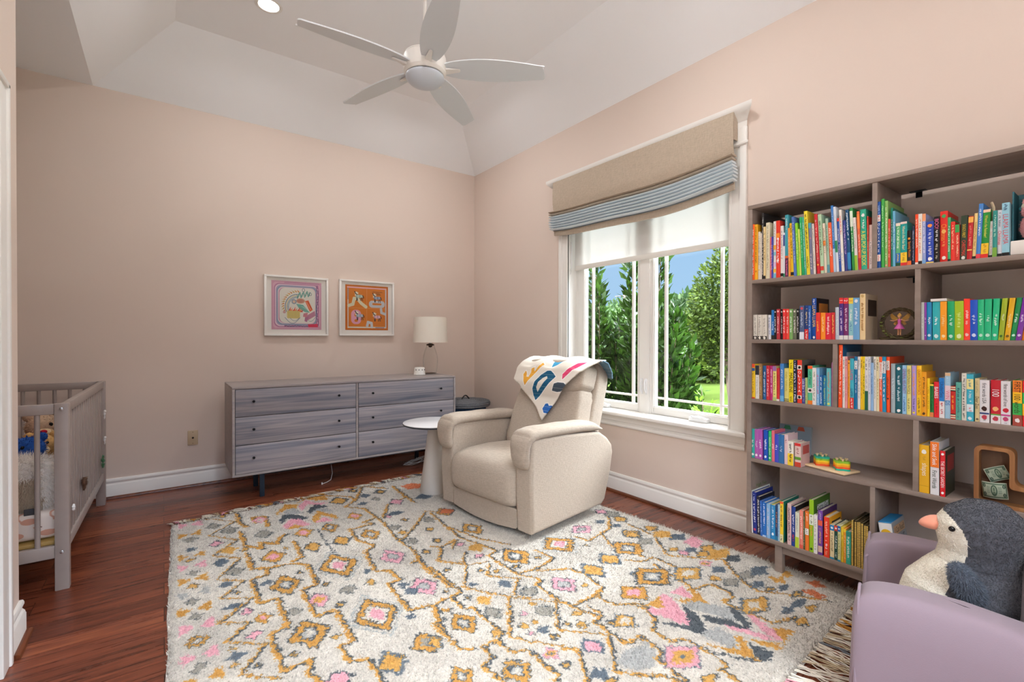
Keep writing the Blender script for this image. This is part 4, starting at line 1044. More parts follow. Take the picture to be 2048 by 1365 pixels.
# side panels with rounded edges
side = [(.012,.045),(.70,.062),(.735,.09),(.80,.27),(.828,.40),(.815,.455),(.76,.51),(.67,.562),(.3,.595),(.03,.602),(.004,.58),(-.004,.3)]
for y0, nm in ((0,'near'),(Wd-aw,'far')):
    bm = bmesh.new(); vs = [bm.verts.new((x,y,z)) for y in (y0, y0+aw) for x, z in side]; n = len(side)
    bm.faces.new(vs[:n]); bm.faces.new(vs[n:][::-1])
    for i in range(n): bm.faces.new((vs[i], vs[n+i], vs[n+(i+1)%n], vs[(i+1)%n]))
    bmesh.ops.recalc_face_normals(bm, faces=bm.faces[:])
    bmesh.ops.bevel(bm, geom=[e for e in bm.edges if len(e.link_faces) == 2 and (abs(e.verts[0].co.y-e.verts[1].co.y) < .001)], offset=.022, segments=4, affect='EDGES', profile=.6)
    arm = rob('arm', M().bm(bm), CREAM, rc, ang=60)
    # padded arm top curling over the front
    path = [(.70,.575),(.62,.60),(.5,.612),(.35,.618),(.2,.622),(.08,.624),(.02,.616),(-.012,.592),(-.022,.555),(-.02,.50),(-.008,.45),(.006,.425)]
    yc = y0+aw/2+(.006 if y0 == 0 else -.006)
    def pad(u, v):
        q = u*(len(path)-1); i = min(int(q), len(path)-2); t_ = q-i
        x = path[i][0]+(path[i+1][0]-path[i][0])*t_; z = path[i][1]+(path[i+1][1]-path[i][1])*t_
        tx, tz = path[i+1][0]-path[i][0], path[i+1][1]-path[i][1]; L_ = math.hypot(tx, tz); nx_, nz_ = tz/L_, -tx/L_
        nx_, nz_ = -tz/L_*-1, tx/L_*-1
        e = max(.12, min(1, min(u, 1-u)*9))**.5
        w = 2*PI*v; cw, sw = math.cos(w), math.sin(w)
        hw = (.082 if u < .6 else .082-.028*(u-.6)/.4)*(.85+.15*e); th = (.036 if u < .6 else .03)*e
        pk = 1+.05*math.sin(u*46+v*6)*max(0, sw)*(1 if u < .6 else .3)
        return (x+nx_*th*math.copysign(abs(sw)**.75, sw)*pk, yc+hw*math.copysign(abs(cw)**.7, cw), z+nz_*th*math.copysign(abs(sw)**.75, sw)*pk)
    pm = M(); pm.grid(pad, 64, 22, cv=True); pm.f += [tuple(range(21,-1,-1)), tuple(63*22+j for j in range(22))]; pm.mi += [0,0]
    rob('arm_pad', pm, CREAM, arm, ang=80)
def seatfn(x, y, z):
    # waterfall front, gentle crown
    q = max(0, -x/.31)
    return (x-.02*math.sin(PI*min(1, max(0, (z+.15)/.3))), y, z+(.012*(1-(y/.315)**2) if z > 0 else 0)-.03*q**3*(1 if z > 0 else 0)+(.0 if x < 0 else -.02*x/.31*(z > 0)))
rob('seat', M().sq((.285,.445,.295),(.31,.318,.142),(.30,.22),64,30,seatfn), CREAM, rc, ang=80)
m = M()
m.grid(lambda u, v: (.010-.012*math.sin(PI*u)*.6, aw+.002+(Wd-2*aw-.004)*u, .045-.022*math.sin(PI*u)+(.165-.045+.022*math.sin(PI*u))*v), 20, 6)
m.bbox((.012,aw,.05),(.05,Wd-aw,.16),.004).bbox((.05,aw-.01,.06),(.69,Wd-aw+.01,.20),.01)
rob('front_rail', m, CREAM, rc, ang=60)
lean = math.atan(.36)
def blk(c, r, e, fn=None, nu=48, nv=28):
    """puffy block leaning back with the chair back; c = (x at z, y, z)"""
    def g(x, y, z):
        if fn: x, y, z = fn(x, y, z)
        return (x+z*.40, y, z-x*.22)
    return M().sq(c, r, e, nu, nv, g)
def shellf(x, y, z):
    return (x, y*(1-.10*max(0, z/.40)**2), z)
rob('back_shell', blk((.765,.432,.575),(.075,.330,.440),(.22,.3),shellf), CREAM, rc, ang=80)
def cushf(x, y, z):
    k = 1-.07*max(0, z/.25)
    pk = .004*math.sin(z*120)*max(0, abs(y)/.31-.9)*10
    return (x-.015*math.cos(y/.31*1.2), y*k+pk, z)
rob('back_cushion', blk((.645,.432,.61),(.095,.318,.240),(.30,.30),cushf), CREAM, rc, ang=80)
def headf(x, y, z):
    pk = .004*math.sin(z*150+y*20)*max(0, abs(y)/.3-.85)*8
    return (x-.01, y*(1-.05*max(0, z/.12)**2)+pk, z)
rob('headrest', blk((.748,.432,.905),(.098,.304,.120),(.48,.32),headf), CREAM, rc, ang=80)
rob('swivel_base', M().lathe([(.22,.0),(.285,.0),(.29,.008),(.285,.02),(.22,.022),(.215,.01),(.22,0)], (.40,.445,.0), 40).lathe([(.05,.02),(.06,.02),(.06,.075),(.05,.075)], (.40,.445,0), 24).bbox((.15,.2,.045),(.65,.69,.062),.004).bbox((.17,.43,.008),(.63,.46,.02),.002).bbox((.385,.22,.008),(.415,.67,.02),.002), BLACK, rc)
# ------------------------------------------------------------------ letter blanket over the headrest
ZP = [.42,.6,.77,.80,.87,.97,1.015,1.05]; XP = [.44,.515,.575,.575,.575,.622,.69,.785]
def blanket_pos(y, t):
    """t = height on the front face up to 1.085, beyond that it runs over the top and down the back"""
    y -= .022; t -= .028
    if t <= 1.05:
        return (float(np.interp(t, ZP, XP)), y, t)
    s = t-1.05
    if s < .09: return (.805+s, y, 1.05-.02*(s/.09)**2)
    s -= .09
    return (.895+.06*min(1, s/.08), y, 1.03-s*.9)
ZR = 1.30
poly = [(.396,.640),(.30,.80),(.235,.90),(.17,.985),(.115,1.06),(.09,1.10),(.085,1.17),(.14,1.30),(.40,1.30),(.62,1.26),(.745,1.16),(.775,1.05),(.775,.915),(.70,.872),(.668,.85),(.60,.80),(.5,.725)]
def bl_art():
    p = Paint(700, 660, 'e9e2d6')      # x: y .80 -> .05 ; y: t 1.32 -> .62
    X = lambda y: (.80-y)/.75; Yc = lambda t: (1.32-t)/.70
    q = lambda pts: [(X(a), Yc(b)) for a, b in pts]
    def halo(pts, c):
        cx = sum(a for a, b in pts)/len(pts); cy = sum(b for a, b in pts)/len(pts)
        p.line(q(pts+[pts[0]]), .018, 'f6f4ee'); p.poly(q(pts), c)
    D1 = [(.512,.765),(.535,.80),(.54,.85),(.52,.905),(.485,.95),(.44,.982),(.41,.985),(.375,.965),(.345,.945)]
    halo(D1, '12587c'); p.poly(q([(.495,.828),(.505,.862),(.49,.90),(.46,.93),(.43,.945),(.418,.93)]), 'e9e2d6')
    halo([(.618,.868),(.672,.945),(.655,.972),(.635,.955),(.625,.93),(.60,.93),(.59,.965),(.60,.99),(.57,1.0),(.555,.97),(.52,1.03),(.495,1.02)], 'e8a838')
    halo([(.272,.930),(.285,.965),(.215,1.045),(.17,1.06),(.175,1.045)], 'd83c6c')
    halo([(.42,1.01),(.44,1.055),(.38,1.06),(.36,1.045),(.385,1.025)], '3c9cc8')
    halo([(.35,.85),(.335,.90),(.30,.91),(.25,.91),(.22,.89),(.27,.85),(.30,.845)], '44525e')
    halo([(.395,.69),(.42,.715),(.405,.75),(.38,.755),(.365,.74),(.34,.745),(.32,.73),(.36,.69)], '2464b4')
    p.poly(q([(.04,1.12),(.16,1.1),(.2,1.32),(.04,1.32)]), '5c7c8e'); p.poly(q([(.6,1.18),(.7,1.12),(.75,1.3),(.5,1.3)]), '5a9c70')
    for i in range(26): p.line([(.0,i/25),(1,i/25)],.0012,'e2dacd')
    return p.a
def blanket():
    P = np.array(poly); ys, ts = np.linspace(.04,.82,70), np.linspace(.60,1.34,70)
    bm = bmesh.new(); uvl = bm.loops.layers.uv.new()
    vs = [bm.verts.new((y, t_, 0)) for y, t_ in poly]; fc = bm.faces.new(vs)
    for yv in ys: bmesh.ops.bisect_plane(bm, geom=bm.verts[:]+bm.edges[:]+bm.faces[:], plane_co=(yv,0,0), plane_no=(1,0,0))
    for tv in ts: bmesh.ops.bisect_plane(bm, geom=bm.verts[:]+bm.edges[:]+bm.faces[:], plane_co=(0,tv,0), plane_no=(0,1,0))
    for fa in bm.faces:
        for l in fa.loops: l[uvl].uv = ((.80-l.vert.co.x)/.75, 1-(1.32-l.vert.co.y)/.70)
    for v in bm.verts:
        y, t_ = v.co.x, v.co.y; x, y2, z = blanket_pos(y, t_)
        yy = (y-.455)/.31                        # follow the rounded ends of the headrest
        x += .085*max(0, abs(yy)-.62)**1.5*(1 if t_ < 1.1 else -1)-.012-.006*math.sin(y*22+t_*9)-.004*math.sin(t_*31)
        z += .006*math.sin(y*26)*(t_ > 1.0)-.05*max(0, abs(yy)-.8)
        if t_ > 1.16 and y < .2: x += .05*(t_-1.16)*4; y2 -= .04*(t_-1.16)*6
        v.co = (x, y2, z)
    me = bpy.data.meshes.new('letter_blanket'); bm.to_mesh(me); bm.free(); me.shade_smooth()
    m_ = img_mat('blanket_print', bl_art(), .95); me.materials.append(m_)
    o = bpy.data.objects.new('letter_blanket', me); COL.objects.link(o)
    o.matrix_world = Matrix.Translation((1.715,2.137,.012)) @ Matrix.Rotation(math.atan2(.135,.991), 4, 'Z')
    sd = o.modifiers.new('thick', 'SOLIDIFY'); sd.thickness = .009; sd.offset = 0
    return tag(o, 'cream knitted blanket with coloured letters draped over the recliner headrest', 'blanket')
blanket()
# ------------------------------------------------------------------ side table
tx_, ty_ = 1.70, 3.33
stb = thing('side_table', 'small round white side table with cone pedestal beside the recliner', 'side table', (tx_, ty_, .012))
ST_W = mat('matte_white_pedestal', 'D8D2CA', .5)
obj('top', M().lathe([(0,.543),(.233,.543),(.24,.546),(.24,.550),(.237,.552),(0,.552)], (tx_,ty_,0), 64), mat('white_marble_top','E4E4E6',.22,nscale=3,namt=.05), stb)
obj('top_edge', M().lathe([(0,.531),(.225,.531),(.241,.539),(.241,.543),(0,.5432)], (tx_,ty_,0), 64), mat('dark_table_edge','3a4048',.4), stb)
obj('pedestal', M().lathe([(0,.012),(.108,.012),(.110,.016),(.050,.49),(.050,.531),(0,.531)], (tx_,ty_,0), 48), ST_W, stb)
# ------------------------------------------------------------------ ceiling fan
fx_, fy_, fz = 1.232, 2.535, 2.755
fan = thing('ceiling_fan', 'white five blade ceiling fan with a frosted light bowl hanging from the tray ceiling', 'ceiling fan', (fx_, fy_, zt))
FANW = mat('fan_white', 'E6E2DD', .4); FC = (fx_, fy_, fz)
obj('downrod', M().lathe([(.011,.14),(.011,zt-fz),(0,zt-fz)], FC, 20).lathe([(0,zt-fz-.06),(.02,zt-fz-.06),(.058,zt-fz-.03),(.066,zt-fz-.002),(0,zt-fz)], FC, 32), FANW, fan)
obj('motor_housing', M().lathe([(0,.145),(.02,.145),(.022,.115),(.05,.112),(.095,.104),(.118,.09),(.121,.083),(.119,.081),(.122,.078),(.124,.02),(.122,-.005),(.112,-.02),(.104,-.024),(0,-.024)], FC, 56), FANW, fan, ang=25)
obj('gap_ring', M().lathe([(.1,-.0235),(.108,-.0235),(.108,-.0285),(.1,-.0285)], FC, 48), mat('dark_gap','1c1a18',.7), fan)
obj('light_bowl', M().lathe([(.104,-.0285),(.111,-.0285),(.112,-.036),(.108,-.044),(.09,-.062),(.06,-.077),(.03,-.084),(0,-.086)], FC, 56), mat('frosted_bowl','C9D0DA',.35,spec=.5), fan, ang=60)
BLADE = mat('fan_blade_white', 'D6DADE', .45)
tip = math.atan2(2.137-2.529, 1.801-1.229)
for k in range(5):
    a = tip+2*PI*k/5; mx_ = Matrix.Translation(FC) @ Matrix.Rotation(a, 4, 'Z') @ Matrix.Translation((0,0,.018)) @ Matrix.Rotation(math.radians(-14), 4, 'X')
    ol = []
    for i in range(17):
        q = i/16; x = .118+.575*q; w_ = .046+.036*math.sin(PI*min(1, q*1.02)**.8)+.006*q
        ol.append((x, w_))
    top_ = [(x, w_) for x, w_ in ol]; bot_ = [(x, -w_*.92) for x, w_ in ol]
    tipc = [(.700,.045),(.704,.034),(.690,-.030),(.683,-.042)]
    pts = bot_+tipc[::-1]+top_[::-1]
    def bend(x, y, h): return (x, y, h-.012*((x-.118)/.575)**2)
    b = M().prism(pts, bend, .007); b.xf(mx_)
    bo = obj('blade', b, BLADE, fan, ang=30)
    ar = M().prism([(.10,-.017),(.125,-.019),(.20,-.010),(.205,-.004),(.205,.004),(.20,.010),(.125,.019),(.10,.017)], lambda x, y, h: (x, y, -.004-h*max(.25, 1-(x-.1)*7)), .016)
    ar.xf(mx_); obj('blade_bracket', ar, FANW, bo, ang=30)
# ------------------------------------------------------------------ crib
CR = Matrix.Translation((-.366,3.085,0)) @ Matrix.Rotation(math.radians(-1.2), 4, 'Z')
crib = thing('crib', 'taupe grey wooden crib with flat slats in the alcove', 'crib', (-.366,3.085,0), rz=math.radians(-1.2))
CRW = mat('taupe_crib_paint', 'a0948e', .36, nscale=14, namt=.05)
CL, CW, CT = 1.415, .76, .891
for x in (0, -CW):
    for y in (0, CL-.04):
        xx = (x-.052, x) if x == 0 else (x, x+.052)
        post = rob('post', M().bbox((xx[0],y,0),(xx[1],y+.042,CT),.003), CRW, crib)
        if x == 0 and y == 0:
            for z in (.866,.183):
                rob('bolt', M().lathe([(0,-.006),(.004,-.0062),(.0075,-.005),(.0085,-.001),(.0085,.002)], (-.026,0,z), 14, axis='Y'), mat('silver_bolt','c8c8c8',.25,metal=.9), post)
for y in (0, CL-.032):      # end panels: rails and round slats
    rob('top_rail', M().bbox((-CW+.05,y+.003,CT-.05),(-.052,y+.03,CT-.001),.004), CRW, crib)
    rob('bottom_rail', M().bbox((-CW+.05,y+.003,.157),(-.052,y+.03,.216),.003), CRW, crib)
    for i in range(8):
        x = -.112-.0775*i; rob('slat', M().tube([(x,y+.016,.21),(x,y+.016,CT-.045)],.0105,12), CRW, crib)
for x in (-.033, -CW+.008):   # long sides: flat slats
    rob('top_rail', M().bbox((x,.042,CT-.048),(x+.026,CL-.04,CT),.003), CRW, crib)
    rob('bottom_rail', M().bbox((x,.042,.182),(x+.026,CL-.04,.232),.003), CRW, crib)
    for i in range(17):
        y = .105+i*.0755; rob('slat', M().bbox((x+.006,y-.020,.228),(x+.018,y+.020,CT-.045),.002), CRW, crib)
rob('mattress_support', M().bbox((-CW+.04,.03,.215),(-.04,CL-.03,.235),.004), mat('yellowed_board','a8884c',.6), crib)
def swan_art():
    p = Paint(900, 128, 'e4d6cc')
    for i in range(14):
        for r_ in range(2):
            x, y = .04+.072*i+.03*r_, .28+.46*r_; c = 'cf9a84'
            p.disc(x, y, .019, c, .11); p.line([(x+.016,y-.02),(x+.024,y-.12),(x+.030,y-.24),(x+.021,y-.27)],.0045,c); p.line([(x+.021,y-.27),(x+.014,y-.22)],.004,'6a4c40')
    return p.a
mt = M().bbox((-CW+.05,.045,.242),(-.045,CL-.05,.372),.03,4)
mo = obj('crib_mattress', mt, img_mat('swan_sheet', swan_art(), .9))
uv = mo.data.uv_layers.new()
for l in mo.data.loops:
    v = mo.data.vertices[l.vertex_index].co; uv.data[l.index].uv = (-(v.x)/CW*.5+v.y*.35, (v.z-.24)/.135)
mo.matrix_world = CR; tag(mo, 'crib mattress in a pale pink sheet printed with coral swans', 'mattress')
def in_crib(o): o.matrix_world = CR; return o
# long haired cushion and soft toys at the near end of the mattress
fl = M().sq((-.20,.15,.495),(.15,.075,.125),(.7,.7),28,18)
for i, f_ in enumerate(fl.f):
    c_ = sum((Vector(fl.v[j]) for j in f_), Vector())/len(f_)
    fl.mi[i] = 1 if (c_.z < .52 and -.30 < c_.x < -.11) else 0
furry(fl, 9000, .042, .0045, (.1,-.1,-.6), 3, .8)
fo = in_crib(obj('fur_cushion', fl, [mat('cream_long_fur','F8F0E8',.95), mat('tan_long_fur','D0BCA4',.95)]))
tag(fo, 'shaggy cream and tan fur cushion standing against the crib end slats', 'cushion')
obj('sewn_label', M().bbox((-.165,.055,.365),(-.125,.06,.395),.001), mat('label_grey','4a4a4e',.7), fo, rel=False)
def soft_toy(label, c, s, body, muzzle=None, nose=None, rz=0., parts=True, seed=1):
    """sitting plush animal: head, ears, muzzle, belly, arms and legs"""
    t = thing('soft_toy', label, 'soft toy', CR @ Vector(c), 'soft toys in the crib', rz=rz)
    m = M().sq((0,0,.45*s),(.30*s,.26*s,.36*s),(1,1),20,14).sq((0,-.03*s,.95*s),(.26*s,.24*s,.24*s),(1,1),20,14)
    for q in (-1, 1):
        m.sq((q*.2*s,.0,1.16*s),(.09*s,.05*s,.09*s),(1,1),10,8); m.tube([(q*.26*s,-.03*s,.6*s),(q*.38*s,-.16*s,.42*s),(q*.30*s,-.30*s,.34*s)],[.10*s,.09*s,.08*s],10)
        m.tube([(q*.16*s,-.1*s,.18*s),(q*.22*s,-.36*s,.13*s)],[.13*s,.11*s],10); m.sq((q*.22*s,-.42*s,.15*s),(.11*s,.09*s,.13*s),(1,1),12,8)
    furry(m, 2600, .035*s+.006, .004, (0,0,-.2), seed)
    b = obj('body', m, body, t, rel=False)
    if muzzle:
        z = M().sq((0,-.22*s,.88*s),(.14*s,.10*s,.10*s),(1,1),14,10); obj('muzzle', z, muzzle, t, rel=False)
    if nose: obj('nose', M().sq((0,-.32*s,.92*s),(.05*s,.03*s,.035*s),(1,1),10,8), nose, t, rel=False)
    for q in (-1, 1): obj('eye', M().sq((q*.09*s,-.235*s,1.03*s),(.03*s,.02*s,.035*s),(1,1),10,8), mat('black_bead','0c0c0e',.15), t, rel=False)
    return t
BLUEF = mat('blue_plush','1f4f9c',.95,nscale=90,namt=.3); REDF = mat('red_plush','c01c30',.95); TANF = mat('tan_plush','b79a80',.95,nscale=60,namt=.15); GOLD = mat('golden_plush','d0a468',.95,nscale=60,namt=.15); MUZ = mat('muzzle_cream','e8d0a8',.95)
soft_toy('shaggy blue plush toy sitting in the crib behind the fur cushion', (-.205,.335,.374), .27, BLUEF, None, None, .3, seed=4)
soft_toy('bright red plush toy slumped at the alcove side of the crib', (-.39,.54,.374), .33, REDF, None, None, .2, seed=5)
soft_toy('golden brown teddy with cream muzzle and red nose beside the crib post', (-.185,.545,.374), .25, GOLD, MUZ, REDF, .1, seed=6)
soft_toy('pale taupe bear sitting higher at the crib corner behind the golden teddy', (-.21,.76,.374), .32, TANF, MUZ, REDF, .1, seed=7)
# little felt animals clipped on the outside of the long slats
for lb, y, z, c, s, k in (('small brown felt animal clipped on the crib slats near the front post',.45,.40,'5a4030',.034,0),('small green felt leaf clipped on the crib slats near the far post',1.22,.345,'4c7a58',.032,1),
        ('white felt bird high on the crib slats near the far post',1.33,.665,'eeeeee',.024,2),('white felt bird midway up the crib slats near the far post',1.335,.48,'eeeeee',.022,2),('white felt flower low on the crib slats beside the front post',.10,.36,'eeeeee',.017,3)):
    m = M()
    if k == 0: m.sq((.0,y,z),(.010,s*1.0,s*.75),(.8,.8),16,10).sq((.002,y-s*.9,z+s*.2),(.008,s*.5,s*.45),(.9,.9),12,8).sq((.0,y+s*.4,z-s*.8),(.006,s*.25,s*.5),(.9,.9),10,8).sq((.0,y-s*.5,z-s*.8),(.006,s*.25,s*.5),(.9,.9),10,8)
    elif k == 1:
        for q in range(7): m.sq((.002,y+s*.5*math.sin(q*2.4),z-s+q*s*.35),(.006,s*.42,s*.22),(1,1),10,6)
    elif k == 2: m.sq((.0,y,z),(.008,s*.6,s*.8),(1,1),12,8).sq((.004,y-s*.3,z+s*.7),(.008,s*.45,s*.4),(1,1),10,8).sq((.0,y+s*.2,z-s),(.005,s*.25,s*.7),(1,1),10,6)
    else:
        for q in range(5): m.sq((.002,y+s*.6*math.cos(q*1.257),z+s*.6*math.sin(q*1.257)),(.006,s*.45,s*.45),(1,1),10,6)
    if k in (0, 1): furry(m, 260, .010, .003, (0,0,-.2), 2)
    tag(in_crib(obj('felt_clip', m, mat('felt_'+c, c, .95))), lb, 'felt decoration', 'felt animals on the crib slats')
# ------------------------------------------------------------------ bookcase
SHELF = wood('taupe_shelf_veneer', '85766e', '96867c', 'Y', rough=.5, fine=40)
BX0, BX1, BY0, BY1, BT = 2.52, 2.85, .10, 1.298, 1.915
ST = .020
LEV = [1.518, 1.203, .888, .572, .171]
bc = thing('bookcase', 'tall taupe open bookcase with staggered dividers standing against the pink wall', 'bookcase', (2.685, .70, 0))
obj('top_board', M().bbox((BX0-.002,BY0,BT-ST),(BX1,BY1,BT),.0015), SHELF, bc)
for y in (BY1-.023, BY0): obj('side_panel', M().bbox((BX0,y,.171-ST),(BX1,y+.023,BT-ST),.0015), SHELF, bc)
for i, z in enumerate(LEV):
    obj('bottom_board' if i == 4 else 'shelf_board', M().bbox((BX0+(.0 if i < 4 else -.001),BY0+.023 if i < 4 else BY0,z-ST),(BX1,BY1-(.023 if i < 4 else 0),z),.0015), SHELF, bc)
for i, yc in enumerate((.738, .588, .887, .590, .738)):
    zt_ = BT-ST if i == 0 else LEV[i-1]-ST
    obj('divider', M().bbox((BX0+.001,yc-.0095,LEV[i]),(BX1-.001,yc+.0095,zt_),.001), SHELF, bc)
for y in (1.12, BY0+.10):
    for x in (BX0+.012, BX1-.05): obj('leg', M().bbox((x,y,0),(x+.036,y+.036,.171-ST),.002), SHELF, bc)
for x in (BX0+.018, BX1-.035): obj('apron', M().bbox((x,BY0+.13,.110),(x+.02,1.122,.171-ST),.0015), SHELF, bc)
for y, z in ((.668,LEV[0]-ST),(.66,BT-ST)):
    obj('wall_bracket', M().box((BX1-.012,y-.012,z-.028),(BX1-.009,y+.012,z-.0005)).box((BX1-.04,y-.03,z-.003),(BX1-.012,y+.03,z-.0005)), BLACK, bc)

# ------------------------------------------------------------------ lettering
BD = BOOKDATA.strip().split('\n')
_strs = set()
for l in BD:
    for e_ in l.split('|')[1].split(';'):
        e_ = e_.strip()
        if e_[:2] in ('t:', 's:'):
            w_ = e_[2:].split(',', 3)[3]; _strs |= set(w_.replace(' ', '')) if e_[0] == 's' else {w_}
_strs |= {'High Five', 'Gotta Go!', 'I Can Read!', 'I LOVE', 'SNOW', '1', 'ONE'}
TXT = {}
_tmp = []
for w_ in sorted(_strs):
    cu = bpy.data.curves.new('t', 'FONT'); cu.body = w_; cu.size = 1; cu.resolution_u = 3
    o = bpy.data.objects.new('t', cu); COL.objects.link(o); _tmp.append((w_, o))
bpy.context.view_layer.update(); _dg = bpy.context.evaluated_depsgraph_get()
for w_, o in _tmp:
    me = o.evaluated_get(_dg).to_mesh(); v = np.array([q.co[:2] for q in me.vertices]); fs = [tuple(p.vertices) for p in me.polygons]
    lo, hi = v.min(0), v.max(0); TXT[w_] = ((v-lo)/(hi-lo), fs, (hi-lo)); o.evaluated_get(_dg).to_mesh_clear()
for w_, o in _tmp:
    cu = o.data; bpy.data.objects.remove(o); bpy.data.curves.remove(cu)
def put_text(m, w_, O, ex, ey, wd, ht, fit=True):
    """text in the box O + [0,wd]*ex + [0,ht]*ey (flat lettering)"""
    v, fs, sz = TXT[w_]; O, ex, ey = Vector(O), Vector(ex), Vector(ey)
    s = min(wd/sz[0], ht/sz[1])
    W_, H_ = (sz[0]*s, min(sz[1]*s*1.35, ht)) if fit else (wd, ht)
    o0 = O+ex*(wd-W_)/2+ey*(ht-H_)/2
    m.add([o0+ex*(a*W_)+ey*(b*H_) for a, b in v.tolist()], fs)

# ------------------------------------------------------------------ books
PAGES = mat('page_block', 'DCD2BE', .9, nscale=80, namt=.06)
ORD = 'first second third fourth fifth sixth seventh eighth ninth tenth eleventh twelfth thirteenth fourteenth fifteenth sixteenth seventeenth eighteenth nineteenth twentieth'.split()
def ordi(n):
    if n <= 20: return ORD[n-1]
    if n == 30: return 'thirtieth'
    if n == 40: return 'fortieth'
    return ('twenty', 'thirty', 'forty')[n//10-2]+'-'+ORD[n%10-1]
ROWN = ['top shelf', 'second shelf', 'third shelf', 'fourth shelf', 'bottom shelf']
cnt = {}
XF = 2.526
def book(row, bay, y0, y1, h, lean, col, desc, els, cov):
    z = LEV[row]; R = random.Random(int(y0*1e5)+row)
    inset = R.uniform(0, .008); x0 = XF+inset
    dep = min(.285, max(.10, h*R.uniform(.72, .86))); th = y0-y1
    if row == 1 and bay == 's': dep = .135
    if 'foil' in desc: dep = .17
    key = (row, bay); cnt[key] = cnt.get(key, 0)+1
    label = '%s, %s from the window, %s, %s bay' % (desc, ordi(cnt[key]), ROWN[row], 'window side' if bay == 'f' else 'far')
    if len(label.replace(',', '').split()) > 16: label = '%s, %s from window, %s, %s bay' % (desc, ordi(cnt[key]), ROWN[row], 'window' if bay == 'f' else 'far')
    t = thing('book', label, 'book', (x0, (y0+y1)/2, z), ROWN[row].replace('shelf', 'row')+' of books')
    tb = min(.0022, th*.22); c = paint(col, .38)
    yc = (y0+y1)/2
    def P(a, b, q): return (x0+a, yc+b+lean*q/h, z+.0004+q)     # a depth, b across, q height
    m = M()
    def slab(a0, a1, b0, b1, q0, q1, k=0, mm=m):
        mm.add([P(a0,b0,q0),P(a1,b0,q0),P(a1,b1,q0),P(a0,b1,q0),P(a0,b0,q1),P(a1,b0,q1),P(a1,b1,q1),P(a0,b1,q1)],
              [(0,3,2,1),(4,5,6,7),(0,1,5,4),(1,2,6,5),(2,3,7,6),(3,0,4,7)], k)
    cs_ = [c]
    if cov: cs_.append(paint(cov.split(',')[0], .4))
    # spine slightly rounded: outer arc + two boards
    n = 5; arc = [(-.0016*math.cos(PI*(i/(n-1)-.5))*min(1, th/.012), -th/2+th*i/(n-1)) for i in range(n)]
    o_ = len(m.v); m.v += [P(a, b, q) for q in (0, h) for a, b in arc]+[P(tb, b, q) for q in (0, h) for a, b in arc]
    for i in range(n-1):
        m.f += [(o_+i, o_+n+i, o_+n+i+1, o_+i+1), (o_+2*n+i, o_+2*n+i+1, o_+3*n+i+1, o_+3*n+i), (o_+i, o_+i+1, o_+2*n+i+1, o_+2*n+i), (o_+n+i, o_+3*n+i, o_+3*n+i+1, o_+n+i+1)]; m.mi += [0]*4
    m.f += [(o_, o_+2*n, o_+3*n, o_+n), (o_+n-1, o_+2*n-1, o_+4*n-1, o_+3*n-1)]; m.mi += [0, 0]
    slab(tb, dep, -th/2, -th/2+tb, 0, h, 1 if cov else 0); slab(tb, dep, th/2-tb, th/2, 0, h, 1 if cov else 0)
    obj('cover', m, cs_, t, ang=60)
    pg = M(); slab(tb*.9, dep-.004, -th/2+tb*.98, th/2-tb*.98, .0025, h-.0035, 0, pg); obj('pages', pg, PAGES, t, smooth=False)
    f0 = -.0019*min(1, th/.012)
    def S(b, q, lift): return Vector(P(f0-lift, b, q))
    bm_, tm, mm_, em_ = {}, {}, {}, {}
    lift = .0003
    for e_ in els.split(';'):
        e_ = e_.strip()
        if not e_: continue
        k, rest = e_.split(':', 1); a = rest.split(',', 3)
        if k == 'i':
            q = float(a[0])*h; r_ = min(th*.34, .009); mq = em_.setdefault((a[1], a[0]), M())
            pts = [(r_*math.cos(w*PI/5)*(.7+.3*R.random()), r_*1.15*math.sin(w*PI/5)*(.7+.3*R.random())) for w in range(10)]
            mq.add([S(-b, q+d_, lift*2) for b, d_ in pts], [tuple(range(10))]); continue
        lo, hi, cc = float(a[0])*h, float(a[1])*h, a[2]
        if k == 'b':
            lift += .00012
            mq = bm_.setdefault((cc, lift), M()); w_ = th/2*.995; mq.add([S(w_,lo,lift),S(-w_,lo,lift),S(-w_,hi,lift),S(w_,hi,lift)], [(0,1,2,3)])
        elif k == 'm':      # lettering too small to read: a column of short uneven strokes
            mq = mm_.setdefault((cc, lo), M()); q = hi
            while q > lo+.002:
                s_ = R.uniform(.0014, .0034); hw = min(th*.24, .0055)*R.uniform(.55, 1)
                if R.random() > .2: 
                    o2 = R.uniform(-.1, .1)*th
                    mq.add([S(o2+hw,q-s_,lift*2.2),S(o2-hw*.6,q-s_,lift*2.2),S(o2-hw,q,lift*2.2),S(o2+hw*.8,q,lift*2.2)], [(0,1,2,3)])
                q -= s_+R.uniform(.001, .0022)
        elif k == 'g':      # gold foil with dark flecks
            mq = bm_.setdefault((cc, 0), M()); w_ = th/2*.97; q = .001
            while q < h-.004:
                s_ = R.uniform(.004, .008); j = R.uniform(-.3, .3)*w_
                mq.add([S(w_,q,.0004),S(-w_,q+j*.4,.0004),S(-w_,min(h,q+s_),.0004),S(w_,min(h,q+s_-.001),.0004)], [(0,1,2,3)]); q += s_+R.uniform(.0005, .0016)
        elif k == 't':
            mq = tm.setdefault((cc, lo), M()); put_text(mq, a[3], S(-th*.36 if True else 0, hi, .0009)-Vector((0,0,0)), (0,-lean/h*1.0,-1), (0,-1,0) if False else (0,-1,0), hi-lo, th*.72) if False else put_text(mq, a[3], S(th*.36, hi, .0009), Vector((0,-lean/h,-1)), Vector((0,-1,0)), hi-lo, th*.72)
        elif k == 's':
            mq = tm.setdefault((cc, lo), M()); ch = a[3]; st_ = (hi-lo)/len(ch)
